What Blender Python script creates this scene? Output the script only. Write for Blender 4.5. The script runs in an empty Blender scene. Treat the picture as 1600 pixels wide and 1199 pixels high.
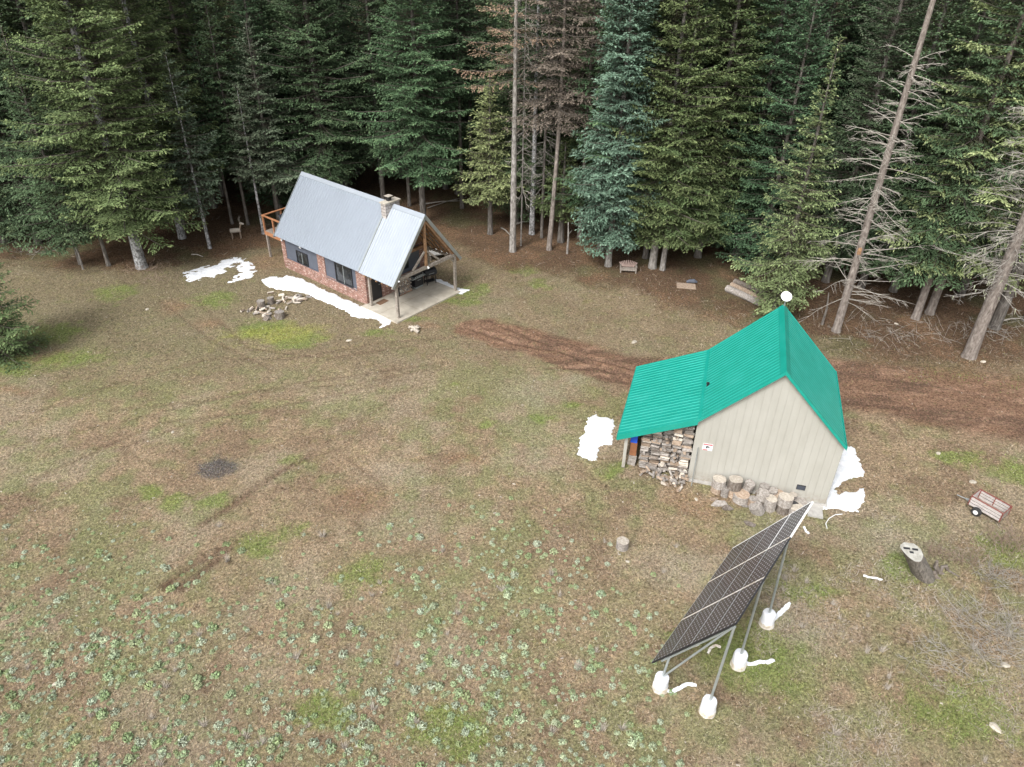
import bpy, math, random
import numpy as np
from mathutils import Vector, Matrix
R = math.radians
PI = math.pi
scene = bpy.context.scene
COL = scene.collection

# ------------------------------------------------------------------ camera, sky, sun, exposure
CAM_H = 22.0; F = 1153.7; PITCH = 0.5872; ROLL = -0.0156
cd = bpy.data.cameras.new('camera'); cam = bpy.data.objects.new('camera', cd); COL.objects.link(cam)
cd.sensor_fit = 'HORIZONTAL'; cd.sensor_width = 36.0; cd.lens = 36.0 * F / 1600.0
cd.clip_start = 0.5; cd.clip_end = 2000
cam.matrix_world = Matrix.Translation((0, 0, CAM_H)) @ Matrix.Rotation(PI/2 - PITCH, 4, 'X') @ Matrix.Rotation(-ROLL, 4, 'Z')
scene.camera = cam
w = bpy.data.worlds.new('World'); scene.world = w; w.use_nodes = True
nt = w.node_tree; bg = nt.nodes['Background']
sky = nt.nodes.new('ShaderNodeTexSky'); sky.sky_type = 'NISHITA'; sky.sun_disc = False
SUN_EL, SUN_ROT = 48.0, 212.0      # sky convention: rotation clockwise from +Y
sky.sun_elevation = R(SUN_EL); sky.sun_rotation = R(SUN_ROT); sky.air_density = 1.0; sky.dust_density = 4.0; sky.ozone_density = 1.0
hs = nt.nodes.new('ShaderNodeHueSaturation'); hs.inputs['Saturation'].default_value = 0.18
nt.links.new(sky.outputs[0], hs.inputs['Color']); nt.links.new(hs.outputs[0], bg.inputs[0]); bg.inputs[1].default_value = 0.15
ld = bpy.data.lights.new('sun', 'SUN'); ld.energy = 1.35; ld.angle = R(18); ld.color = (1.0, 0.98, 0.95)
sun = bpy.data.objects.new('sun', ld); COL.objects.link(sun)
az = R(SUN_ROT); sd = Vector((math.sin(az)*math.cos(R(SUN_EL)), math.cos(az)*math.cos(R(SUN_EL)), math.sin(R(SUN_EL))))
sun.rotation_euler = sd.to_track_quat('Z', 'Y').to_euler()
scene.view_settings.view_transform = 'Standard'; scene.view_settings.look = 'None'
scene.view_settings.exposure = 0.85; scene.view_settings.gamma = 1.0

# ------------------------------------------------------------------ helpers
_c, _s = math.cos(PITCH), math.sin(PITCH)
def gp(px, py, z=0.0):
    u = px-800.0; v = 599.5-py; cr, sr = math.cos(ROLL), math.sin(ROLL)
    u, v = u*cr+v*sr, -u*sr+v*cr
    d = (u/F, v/F*_s+_c, v/F*_c-_s); t = (z-CAM_H)/d[2]
    return Vector((d[0]*t, d[1]*t, z))
def proj_y(x, y, z):
    z = z-CAM_H; Y = y*_s+z*_c; Z = y*_c-z*_s
    return 599.5-(F*x/Z*math.sin(ROLL)+F*Y/Z*math.cos(ROLL))
def height_to(p, ytop):
    lo, hi = 0.0, 60.0
    for _ in range(40):
        m = (lo+hi)/2
        if proj_y(p.x, p.y, m) > ytop: lo = m
        else: hi = m
    return lo
_rs = np.random.RandomState(7); _LAT = _rs.rand(256, 256)
def vnoise(x, y, s, seed=0):
    x = np.asarray(x, float)/s+seed*17.3; y = np.asarray(y, float)/s+seed*31.7
    xi = np.floor(x).astype(int); yi = np.floor(y).astype(int); fx = x-xi; fy = y-yi
    fx = fx*fx*(3-2*fx); fy = fy*fy*(3-2*fy)
    a = _LAT[xi % 256, yi % 256]; b = _LAT[(xi+1) % 256, yi % 256]; c = _LAT[xi % 256, (yi+1) % 256]; d = _LAT[(xi+1) % 256, (yi+1) % 256]
    return (a*(1-fx)+b*fx)*(1-fy)+(c*(1-fx)+d*fx)*fy
def fbm(x, y, s, seed=0, o=4):
    v = 0; a = 1; t = 0
    for i in range(o):
        v = v+a*vnoise(x, y, s/2**i, seed+i*3); t += a; a *= .55
    return v/t
def sstep(a, b, x): 
    t = np.clip((x-a)/(b-a), 0, 1); return t*t*(3-2*t)
def pdist(X, Y, pts):
    best = np.full(np.shape(X), 1e9)
    for (a, b) in zip(pts[:-1], pts[1:]):
        dx, dy = b[0]-a[0], b[1]-a[1]; L = dx*dx+dy*dy+1e-9
        t = np.clip(((X-a[0])*dx+(Y-a[1])*dy)/L, 0, 1)
        best = np.minimum(best, np.hypot(X-a[0]-t*dx, Y-a[1]-t*dy))
    return best
def P2(l): return [(gp(*q).x, gp(*q).y) for q in l]

class MB:
    def __init__(s): s.v = []; s.f = []; s.m = []
    def add(s, vs, fs, m=0):
        n = len(s.v); s.v += [tuple(q) for q in vs]; s.f += [tuple(i+n for i in f) for f in fs]; s.m += [m]*len(fs)
    def box(s, c, d, M=None, m=0, jit=0, rnd=None):
        x, y, z = [q/2 for q in d]
        vs = [Vector((sx*x, sy*y, sz*z)) for sx in (-1, 1) for sy in (-1, 1) for sz in (-1, 1)]
        if jit: vs = [q+Vector((rnd.uniform(-jit, jit), rnd.uniform(-jit, jit), rnd.uniform(-jit, jit))) for q in vs]
        if M is not None: vs = [M @ q for q in vs]
        vs = [q+Vector(c) for q in vs]
        s.add(vs, [(0, 1, 3, 2), (4, 6, 7, 5), (0, 4, 5, 1), (2, 3, 7, 6), (0, 2, 6, 4), (1, 5, 7, 3)], m)
        return s
    def bar(s, a, b, wd, ht, up=(0, 0, 1), m=0):
        a = Vector(a); b = Vector(b); d = (b-a); L = d.length; d.normalize(); u = Vector(up)
        side = d.cross(u)
        if side.length < 1e-4: side = d.cross(Vector((1, 0, 0)))
        side.normalize(); u = side.cross(d)
        M = Matrix((d, side, u)).transposed()
        return s.box((a+b)/2, (L, wd, ht), M, m)
    def tube(s, pts, rad, n=8, m=0, cap=True, jit=0, rnd=None, mc=None):
        pts = [Vector(p) for p in pts]; rings = []
        if not hasattr(rad, '__len__'): rad = [rad]*len(pts)
        base = len(s.v); ref = None; k = len(pts)
        for i, p in enumerate(pts):
            d = (pts[min(i+1, k-1)]-pts[max(i-1, 0)]).normalized()
            if ref is None: ref = Vector((0, 0, 1)) if abs(d.z) < .9 else Vector((1, 0, 0))
            u = (ref-d*ref.dot(d)).normalized(); ref = u; v = d.cross(u)
            for j in range(n):
                a = 2*PI*j/n; r = rad[i]*(1+(rnd.uniform(-jit, jit) if jit else 0))
                s.v.append(tuple(p+u*math.cos(a)*r+v*math.sin(a)*r))
        for i in range(k-1):
            for j in range(n):
                a = base+i*n+j; b = base+i*n+(j+1) % n; s.f.append((a, b, b+n, a+n)); s.m.append(m)
        if cap:
            mm = m if mc is None else mc
            s.f.append(tuple(base+n-1-j for j in range(n))); s.m.append(mm)
            s.f.append(tuple(base+(k-1)*n+j for j in range(n))); s.m.append(mm)
        return s
    def build(s, name, mats, parent=None, smooth=False, loc=None):
        me = bpy.data.meshes.new(name); me.from_pydata(s.v, [], s.f)
        if not isinstance(mats, (list, tuple)): mats = [mats]
        for q in mats: me.materials.append(q)
        if len(mats) > 1: me.polygons.foreach_set('material_index', s.m)
        if smooth:
            me.polygons.foreach_set('use_smooth', [True]*len(me.polygons))
            try: me.set_sharp_from_angle(angle=R(40))
            except Exception: pass
        me.update(); o = bpy.data.objects.new(name, me); COL.objects.link(o)
        if parent: o.parent = parent
        if loc is not None: o.location = loc
        return o
def tag(o, label, cat, group=None, kind=None):
    if label: o['label'] = label
    if cat: o['category'] = cat
    if group: o['group'] = group
    if kind: o['kind'] = kind
    return o
def empty(name, loc, rz=0, label=None, cat=None, group=None):
    o = bpy.data.objects.new(name, None); COL.objects.link(o); o.location = loc; o.rotation_euler = (0, 0, rz)
    o.empty_display_size = .3
    return tag(o, label, cat, group)
def copy_tree(o, loc, rz=0, sc=(1, 1, 1), label=None, group=None, rot=None):
    c = o.copy(); COL.objects.link(c); c.location = loc; c.rotation_euler = rot if rot is not None else (0, 0, rz); c.scale = sc
    for ch in list(o.children):
        d = ch.copy(); COL.objects.link(d); d.parent = c
        for g in list(ch.children):
            e = g.copy(); COL.objects.link(e); e.parent = d
    if label: c['label'] = label
    if group: c['group'] = group
    return c

# ------------------------------------------------------------------ materials
def newmat(name):
    m = bpy.data.materials.new(name); m.use_nodes = True; t = m.node_tree; return m, t, t.nodes['Principled BSDF']
def nd(t, ty, **kw):
    n = t.nodes.new(ty)
    for k, v in kw.items():
        if k in n.inputs: n.inputs[k].default_value = v
        else: setattr(n, k, v)
    return n
def c4(c): return (c[0], c[1], c[2], 1)
def ramp(t, fac, stops):
    r = t.nodes.new('ShaderNodeValToRGB'); e = r.color_ramp.elements
    e[0].position, e[0].color = stops[0][0], c4(stops[0][1]); e[1].position, e[1].color = stops[-1][0], c4(stops[-1][1])
    for p, c in stops[1:-1]:
        q = e.new(p); q.color = c4(c)
    t.links.new(fac, r.inputs[0]); return r.outputs[0]
def mapping(t, scale, coord='Object'):
    tc = t.nodes.new('ShaderNodeTexCoord'); mp = t.nodes.new('ShaderNodeMapping'); mp.inputs['Scale'].default_value = scale
    t.links.new(tc.outputs[coord], mp.inputs[0]); return mp.outputs[0]
def noise(t, vec, scale, detail=5, rough=.6):
    n = nd(t, 'ShaderNodeTexNoise', Scale=scale, Detail=detail, Roughness=rough); t.links.new(vec, n.inputs['Vector']); return n.outputs[0]
def bump(t, b, h, strength, dist):
    n = nd(t, 'ShaderNodeBump', Strength=strength, Distance=dist); t.links.new(h, n.inputs['Height']); t.links.new(n.outputs[0], b.inputs['Normal'])
def mixc(t, fac, a, b, mode='MIX'):
    n = t.nodes.new('ShaderNodeMix'); n.data_type = 'RGBA'; n.blend_type = mode
    for s, v in ((0, fac), (6, a), (7, b)):
        if hasattr(v, 'is_linked') or hasattr(v, 'links'): t.links.new(v, n.inputs[s])
        else: n.inputs[s].default_value = v if s == 0 else c4(v)
    return n.outputs[2]
def simple(name, stops, scale=(4, 4, 4), nscale=1, rough=.7, bmp=.3, bd=.01, metal=0, spec=.5, rand=0, coord='Object', detail=6):
    m, t, b = newmat(name); v = mapping(t, scale, coord); n = noise(t, v, nscale, detail)
    c = ramp(t, n, stops)
    if rand:
        oi = t.nodes.new('ShaderNodeObjectInfo'); h = t.nodes.new('ShaderNodeHueSaturation')
        mr = nd(t, 'ShaderNodeMapRange'); mr.inputs[3].default_value = 1-rand; mr.inputs[4].default_value = 1+rand
        t.links.new(oi.outputs['Random'], mr.inputs[0]); t.links.new(mr.outputs[0], h.inputs['Value']); t.links.new(c, h.inputs['Color']); c = h.outputs[0]
    t.links.new(c, b.inputs['Base Color']); b.inputs['Roughness'].default_value = rough; b.inputs['Metallic'].default_value = metal
    b.inputs['Specular IOR Level'].default_value = spec
    if bmp: bump(t, b, noise(t, v, nscale*3, detail), bmp, bd)
    return m
def attr_mat(name, rough=.75, spec=.2, rnd=.18, hue=.02, trans=0):
    m, t, b = newmat(name); a = t.nodes.new('ShaderNodeAttribute'); a.attribute_name = 'col'
    oi = t.nodes.new('ShaderNodeObjectInfo'); h = t.nodes.new('ShaderNodeHueSaturation')
    mr = nd(t, 'ShaderNodeMapRange'); mr.inputs[3].default_value = 1-rnd; mr.inputs[4].default_value = 1+rnd
    ml = nd(t, 'ShaderNodeMath', operation='MULTIPLY'); ml.inputs[1].default_value = 7.31
    fr = nd(t, 'ShaderNodeMath', operation='FRACT'); m2 = nd(t, 'ShaderNodeMapRange'); m2.inputs[3].default_value = .5-hue; m2.inputs[4].default_value = .5+hue
    t.links.new(oi.outputs['Random'], mr.inputs[0]); t.links.new(mr.outputs[0], h.inputs['Value'])
    t.links.new(oi.outputs['Random'], ml.inputs[0]); t.links.new(ml.outputs[0], fr.inputs[0]); t.links.new(fr.outputs[0], m2.inputs[0]); t.links.new(m2.outputs[0], h.inputs['Hue'])
    t.links.new(a.outputs['Color'], h.inputs['Color']); t.links.new(h.outputs[0], b.inputs['Base Color'])
    b.inputs['Roughness'].default_value = rough; b.inputs['Specular IOR Level'].default_value = spec
    return m
FOL = attr_mat('foliage'); GRS = attr_mat('grass_blades', rough=.9, spec=.05, rnd=0, hue=0)
BARK = simple('bark', [(.3, (.05, .042, .036)), (.5, (.13, .115, .1)), (.7, (.24, .225, .205))], (7, 7, 1.6), 1.4, .9, .9, .03, rand=.2)
BARKL = simple('pale_bark', [(.3, (.1, .09, .08)), (.48, (.24, .22, .2)), (.7, (.42, .4, .37))], (6, 6, 2.2), 1.5, .9, .8, .02)
BARKS = simple('snag_bark', [(.3, (.10, .08, .068)), (.5, (.20, .17, .148)), (.7, (.32, .285, .255))], (6, 6, 2.2), 1.5, .9, .9, .02)
BARKB = simple('birchy_bark', [(.38, (.09, .085, .08)), (.5, (.26, .26, .26)), (.62, (.5, .5, .5))], (5, 5, 3.5), 1.6, .9, .6, .02)
LIMB = simple('limb_bark', [(.3, (.05, .042, .034)), (.7, (.1, .085, .07))], (5, 5, 5), 1, .9, 0)
TWIG = simple('dead_twigs', [(.3, (.2, .18, .155)), (.7, (.42, .39, .34))], (3, 3, 3), 2, .9, 0)
GALV = simple('galvanised_roof', [(.3, (.285, .32, .365)), (.7, (.31, .348, .40))], (.35, .35, .35), 1, .42, 0, metal=.35)
GALV2 = simple('galvanised_porch_roof', [(.35, (.31, .345, .385)), (.65, (.36, .395, .44))], (.6, .6, .6), 1, .42, 0, metal=.25)
STEEL = simple('galvanised_steel', [(.3, (.30, .33, .33)), (.7, (.42, .45, .45))], (3, 3, 3), 1, .45, 0, metal=.5)
GREEN = simple('green_roof', [(.25, (.006, .255, .195)), (.5, (.008, .285, .222)), (.75, (.018, .31, .25))], (.9, .9, .9), 1.5, .27, 0, spec=.8)
def beigemat():
    m, t, b = newmat('beige_siding'); v = mapping(t, (1, 1, 1)); c = ramp(t, noise(t, mapping(t, (1.4, 1.4, .5)), 1.3, 5), [(.3, (.365, .355, .315)), (.7, (.415, .405, .365))])
    tc = t.nodes.new('ShaderNodeTexCoord'); sp = t.nodes.new('ShaderNodeSeparateXYZ'); t.links.new(tc.outputs['Object'], sp.inputs[0])
    mr = nd(t, 'ShaderNodeMapRange'); mr.inputs[1].default_value = .05; mr.inputs[2].default_value = .7; mr.inputs[3].default_value = .62; mr.inputs[4].default_value = 0; t.links.new(sp.outputs[2], mr.inputs[0])
    g = nd(t, 'ShaderNodeMath', operation='MULTIPLY'); t.links.new(mr.outputs[0], g.inputs[0]); t.links.new(ramp(t, noise(t, v, 5, 6, .7), [(.4, (0, 0, 0)), (.62, (1, 1, 1))]), g.inputs[1])
    c = mixc(t, g.outputs[0], c, (.22, .16, .11)); t.links.new(c, b.inputs['Base Color']); b.inputs['Roughness'].default_value = .6; b.inputs['Specular IOR Level'].default_value = .3; return m
BEIGE = beigemat()
CONC = simple('concrete', [(.3, (.36, .32, .26)), (.55, (.46, .42, .35)), (.75, (.55, .51, .44))], (1.2, 1.2, 1.2), 1.3, .7, .15, .003)
CONCG = simple('grey_concrete', [(.3, (.3, .29, .27)), (.7, (.48, .46, .43))], (3, 3, 3), 1.3, .8, .2, .003)
def snowmat():
    m, t, b = newmat('old_snow'); v = mapping(t, (1, 1, 1)); c = ramp(t, noise(t, v, 3, 5), [(.3, (.66, .69, .73)), (.65, (.85, .86, .88))])
    d = ramp(t, noise(t, v, 26, 4, .7), [(.655, (0, 0, 0)), (.70, (1, 1, 1))]); c = mixc(t, d, c, (.2, .15, .1))
    t.links.new(c, b.inputs['Base Color']); b.inputs['Roughness'].default_value = .7; bump(t, b, noise(t, v, 7, 6, .7), .8, .05); return m
SNOW = snowmat()
SLATE = simple('slate_siding', [(.3, (.075, .085, .11)), (.7, (.1, .112, .14))], (2, 2, 2), 1, .7, .05, .002)
BLACK = simple('black_metal', [(.3, (.012, .012, .014)), (.7, (.022, .022, .025))], (3, 3, 3), 1, .45, 0)
WOODG = simple('weathered_wood', [(.3, (.17, .14, .115)), (.5, (.27, .235, .2)), (.7, (.37, .33, .29))], (3, 3, 3), 3, .85, .3, .005)
WOODB = simple('brown_wood', [(.3, (.2, .11, .055)), (.6, (.34, .2, .11)), (.75, (.45, .3, .18))], (2, 2, 2), 2.5, .8, .2, .004)
WOODO = simple('orange_stained_wood', [(.3, (.30, .13, .06)), (.7, (.42, .2, .1))], (3, 3, 3), 2, .6, .1, .003)
LOGC = simple('cut_log', [(.3, (.19, .135, .095)), (.5, (.30, .225, .165)), (.7, (.42, .345, .275))], (9, 9, 9), 1.3, .9, .5, .01, rand=.3)
LOGG = simple('greyed_log', [(.3, (.16, .138, .118)), (.5, (.27, .243, .218)), (.7, (.41, .38, .35))], (9, 9, 9), 1.3, .9, .5, .01, rand=.25)
LOGW = simple('pale_cut_wood', [(.3, (.27, .235, .19)), (.7, (.50, .45, .385))], (9, 9, 9), 1.3, .9, .4, .01, rand=.15)
LOGBARK = simple('log_bark', [(.3, (.08, .062, .05)), (.5, (.17, .14, .115)), (.7, (.3, .27, .24))], (12, 12, 4), 1.3, .9, .8, .015, rand=.2)
PLAST = simple('white_plastic', [(.3, (.66, .68, .72)), (.7, (.82, .83, .86))], (5, 5, 5), 1, .4, .2, .006)
PLAST2 = simple('stained_wrap', [(.35, (.5, .42, .32)), (.6, (.74, .71, .66))], (5, 5, 5), 1, .5, .3, .01)
REDP = simple('red_paint', [(.3, (.17, .045, .036)), (.7, (.26, .075, .06))], (5, 5, 5), 2, .6, .1, .002)
PLANK = simple('pinkish_plank', [(.3, (.36, .31, .29)), (.5, (.47, .43, .41)), (.7, (.58, .55, .53))], (4, 4, 14), 2, .85, .3, .003)
RUBBER = simple('rubber', [(.3, (.018, .018, .018)), (.7, (.035, .035, .035))], (5, 5, 5), 1, .8, 0)
WHITE = simple('white_paint', [(.3, (.78, .78, .78)), (.7, (.84, .84, .84))], (2, 2, 2), 1, .4, 0)
BLUE = simple('blue_plastic', [(.3, (.01, .07, .5)), (.7, (.02, .1, .6))], (3, 3, 3), 1, .5, 0)
RUST = simple('brown_box', [(.3, (.2, .08, .035)), (.7, (.3, .13, .06))], (3, 3, 3), 1, .8, .1, .003)
SIGNR = simple('sign_red', [(.3, (.55, .07, .09)), (.7, (.6, .09, .11))], (3, 3, 3), 1, .6, 0)
STONE = simple('stone', [(.3, (.3, .26, .2)), (.7, (.55, .5, .42))], (7, 7, 7), 1, .9, .4, .01, rand=.15)
MOSS = simple('lichen', [(.3, (.3, .33, .22)), (.7, (.45, .47, .34))], (7, 7, 7), 1, .95, 0)
MAT = simple('doormat_fibre', [(.3, (.13, .07, .04)), (.7, (.2, .12, .07))], (9, 9, 9), 2, .95, .3, .004)
def glassmat():
    m, t, b = newmat('dark_glass'); v = mapping(t, (1.3, 1.3, 1.3)); c = ramp(t, noise(t, v, 1.4, 3), [(.35, (.008, .01, .012)), (.7, (.04, .045, .05))])
    t.links.new(c, b.inputs['Base Color']); b.inputs['Roughness'].default_value = .08; return m
GLASS = glassmat()
def brickmat(name, c1, c2, mortar, white, bw=.21, bh=.072, ms=.01):
    m, t, b = newmat(name); tc = t.nodes.new('ShaderNodeTexCoord'); sp = t.nodes.new('ShaderNodeSeparateXYZ'); t.links.new(tc.outputs['Object'], sp.inputs[0])
    ad = nd(t, 'ShaderNodeMath', operation='ADD'); t.links.new(sp.outputs[0], ad.inputs[0]); t.links.new(sp.outputs[1], ad.inputs[1])
    cb = t.nodes.new('ShaderNodeCombineXYZ'); t.links.new(ad.outputs[0], cb.inputs[0]); t.links.new(sp.outputs[2], cb.inputs[1])
    br = nd(t, 'ShaderNodeTexBrick', Scale=1.0); br.inputs['Mortar Size'].default_value = ms; br.inputs['Brick Width'].default_value = bw; br.inputs['Row Height'].default_value = bh
    br.inputs['Color1'].default_value = c4(c1); br.inputs['Color2'].default_value = c4(c2); br.inputs['Mortar'].default_value = c4(mortar); br.inputs['Bias'].default_value = -.1
    t.links.new(cb.outputs[0], br.inputs['Vector'])
    mp = nd(t, 'ShaderNodeMapping'); mp.inputs['Scale'].default_value = (4, 11, 1); t.links.new(cb.outputs[0], mp.inputs[0])
    n = noise(t, mp.outputs[0], 1.0, 3, .7); rr = ramp(t, n, [(.54, (0, 0, 0)), (.62, (1, 1, 1))])
    c = mixc(t, rr, br.outputs[0], white)
    mp2 = nd(t, 'ShaderNodeMapping'); mp2.inputs['Scale'].default_value = (1.2, 1.6, 1); t.links.new(cb.outputs[0], mp2.inputs[0])
    n2 = ramp(t, noise(t, mp2.outputs[0], 1.2, 4, .6), [(.3, (.6, .55, .52)), (.7, (1.15, 1.1, 1.1))])
    c = mixc(t, 1.0, c, n2, 'MULTIPLY')
    t.links.new(c, b.inputs['Base Color']); b.inputs['Roughness'].default_value = .9; bump(t, b, br.outputs[1], -.5, .01)
    return m
BRICK = brickmat('salvaged_brick', (.225, .095, .068), (.33, .16, .12), (.33, .26, .22), (.56, .48, .43))
BLOCK = brickmat('chimney_block', (.42, .41, .39), (.5, .49, .47), (.2, .19, .18), (.5, .48, .45), .4, .2, .02)
def pvmat():
    m, t, b = newmat('solar_cells'); tc = t.nodes.new('ShaderNodeTexCoord'); sp = t.nodes.new('ShaderNodeSeparateXYZ'); t.links.new(tc.outputs['Object'], sp.inputs[0])
    def tri(o, p):
        a = nd(t, 'ShaderNodeMath', operation='DIVIDE'); a.inputs[1].default_value = p; t.links.new(o, a.inputs[0])
        f = nd(t, 'ShaderNodeMath', operation='FRACT'); t.links.new(a.outputs[0], f.inputs[0])
        s = nd(t, 'ShaderNodeMath', operation='SUBTRACT'); s.inputs[1].default_value = .5; t.links.new(f.outputs[0], s.inputs[0])
        q = nd(t, 'ShaderNodeMath', operation='ABSOLUTE'); t.links.new(s.outputs[0], q.inputs[0]); return q.outputs[0]   # .5 at cell edges
    x = tri(sp.outputs[0], .172); y = tri(sp.outputs[1], .172)
    ad = nd(t, 'ShaderNodeMath', operation='ADD'); t.links.new(x, ad.inputs[0]); t.links.new(y, ad.inputs[1])
    g = nd(t, 'ShaderNodeMath', operation='GREATER_THAN'); g.inputs[1].default_value = .8; t.links.new(ad.outputs[0], g.inputs[0])
    mx = nd(t, 'ShaderNodeMath', operation='MAXIMUM'); t.links.new(x, mx.inputs[0]); t.links.new(y, mx.inputs[1])
    g2 = nd(t, 'ShaderNodeMath', operation='GREATER_THAN'); g2.inputs[1].default_value = .485; t.links.new(mx.outputs[0], g2.inputs[0])
    c = mixc(t, g2.outputs[0], (.036, .035, .05), (.17, .17, .19)); c = mixc(t, g.outputs[0], c, (.6, .6, .62))
    t.links.new(c, b.inputs['Base Color']); b.inputs['Roughness'].default_value = .22; b.inputs['Specular IOR Level'].default_value = .35
    return m
PV = pvmat()

# ------------------------------------------------------------------ ground
EDGE = [(-60, 47), (-41, 49), (-31, 47.5), (-24, 48), (-18, 52), (-12, 55), (-5, 53), (0, 48), (6, 46.2), (12, 42.5), (17, 38.5), (22, 36.5), (32, 37), (60, 38)]
ex = np.array([e[0] for e in EDGE]); ey = np.array([e[1] for e in EDGE])
ROAD = P2([(742, 512), (800, 527), (880, 550), (990, 582), (1120, 596), (1320, 598), (1460, 620), (1620, 640), (1800, 655)])
RW = np.array([1.5, 1.9, 2.1, 2.4, 2.9, 3.6, 4.4, 4.6, 4.4])
RUTS = [P2(l) for l in ([(258, 914), (300, 884), (350, 855)], [(315, 820), (370, 785), (430, 742), (482, 715)], [(285, 918), (345, 870), (368, 850)],
        [(175, 640), (300, 628), (460, 600), (600, 580), (700, 566)], [(480, 715), (560, 660), (690, 575)], [(190, 700), (330, 650), (470, 640)],
        [(740, 515), (800, 535), (870, 548), (990, 577)], [(790, 512), (860, 540), (960, 585)], [(860, 575), (930, 575), (1000, 590)], [(1310, 583), (1440, 600), (1600, 632)], [(1310, 625), (1430, 640), (1600, 668)], [(1150, 510), (1240, 532)], [(1385, 648), (1410, 680)],
        [(550, 720), (600, 760)], [(250, 470), (330, 530), (420, 575)], [(0, 662), (180, 600), (330, 560), (460, 560), (600, 535), (720, 525)], [(0, 700), (200, 655), (400, 610), (560, 600), (690, 572)], [(60, 745), (250, 660), (420, 640), (640, 590)], [(310, 470), (390, 545), (520, 560), (640, 540)], [(860, 735), (900, 730), (950, 760)], [(655, 720), (740, 690)])]
def patch(px, py, r, asp=1.0): g = gp(px, py); return (g.x, g.y, r, asp)
GREENP = [patch(*q) for q in [(180, 460, 1.6, 1), (410, 515, 2.0, .7), (470, 530, 2.0, .6), (340, 470, 1.6, 1), (715, 470, 1.7, .5), (650, 495, 1.2, .5), (790, 400, 1.0, 1.3), (815, 420, 1.2, 1.2), (840, 445, 1.0, 1), (740, 455, 1.4, 1),
          (280, 785, 1.3, .6), (325, 788, .9, .6), (230, 770, .8, .6), (450, 715, .9, .7), (410, 850, 1.1, 1), (440, 830, 1.2, .8), (560, 905, 1.2, .8), (760, 660, .8, .6), (895, 632, .8, .5), (850, 655, .8, .5), (705, 605, .5, .5),
          (955, 733, 1.0, .5), (1480, 590, 3.2, .35), (1570, 600, 2, .4), (1500, 715, 1.8, .5), (1580, 740, 2, .6), (1170, 1020, 2.4, .8), (1080, 990, 1.2, .8), (1260, 930, 1.2, .6), (1570, 860, 1.6, .7), (1500, 1110, 2.5, .6), (1420, 890, 1, .6), (700, 1150, 1.6, .6), (520, 1120, 1.3, .6), (80, 520, 2.5, .6), (120, 560, 2.5, .5), (30, 570, 2.0, .7), (600, 520, 1.5, .4)]]
DRYP = [patch(*q) for q in [(840, 610, 2.2, .7), (900, 590, 1.4, .5), (1250, 990, 1.8, .7), (1400, 860, 2.0, .7), (620, 740, 2, .5), (830, 720, 2, .6), (1040, 880, 2, .6)]]
REDP_ = [patch(*q) for q in [(275, 480, 1.2, .9), (320, 510, 1.1, .7), (760, 510, 1.6, .5), (665, 510, .9, .4), (1430, 655, .9, .6), (720, 720, .9, .5), (270, 910, .6, .5), (560, 780, 1.6, .7), (1090, 790, 1.5, .6), (420, 410, 1.8, 1), (1130, 460, 3, .5), (70, 560, 1.5, .5), (20, 610, 1.5, .4)]]
def blobs(X, Y, L, seed, soft=.75):
    v = np.zeros(np.shape(X)); wx = (fbm(X, Y, 1.4, seed)-.5)*1.6; wy = (fbm(X, Y, 1.4, seed+40)-.5)*1.6
    for x, y, r, a in L:
        d = np.hypot((X+wx-x), (Y+wy-y)/a)/r; v = np.maximum(v, 1-sstep(1-soft, 1.35, d))
    return v
def road_mask(X, Y):
    best = np.full(np.shape(X), 9.0)
    for i in range(len(ROAD)-1):
        a, b = ROAD[i], ROAD[i+1]; dx, dy = b[0]-a[0], b[1]-a[1]; t = np.clip(((X-a[0])*dx+(Y-a[1])*dy)/(dx*dx+dy*dy), 0, 1)
        best = np.minimum(best, np.hypot(X-a[0]-t*dx, Y-a[1]-t*dy)/((RW[i]*(1-t)+RW[i+1]*t)*.72))
    return best
def gheight(X, Y):
    h = (fbm(X, Y, 5.0, 3, 3)-.5)*.10+(fbm(X, Y, .7, 9, 3)-.5)*.045
    for i_, r in enumerate(RUTS):
        d = pdist(X, Y, r); h = h-(.09 if i_ in (0, 2, 6, 7, 8) else .035)*np.exp(-(d/.15)**2)+(.05 if i_ in (0, 2, 6, 7, 8) else .015)*np.exp(-((d-.36)/.15)**2)*(.4+fbm(X, Y, .5, 21, 2))
    h = h+(fbm(X, Y, 1.0, 30, 3)-.5)*.09*sstep(1.3, .6, road_mask(X, Y))
    flat = 1-sstep(0, 1.5, np.minimum(pdist(X, Y, [(-14.5, 46), (-9, 44.5), (-4.5, 43)])-3.5, pdist(X, Y, [(5, 28.2), (12.8, 26)])-2.4))
    return h*(1-flat)-.02*flat
def gz(x, y): return float(gheight(np.array([x]), np.array([y]))[0])
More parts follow.
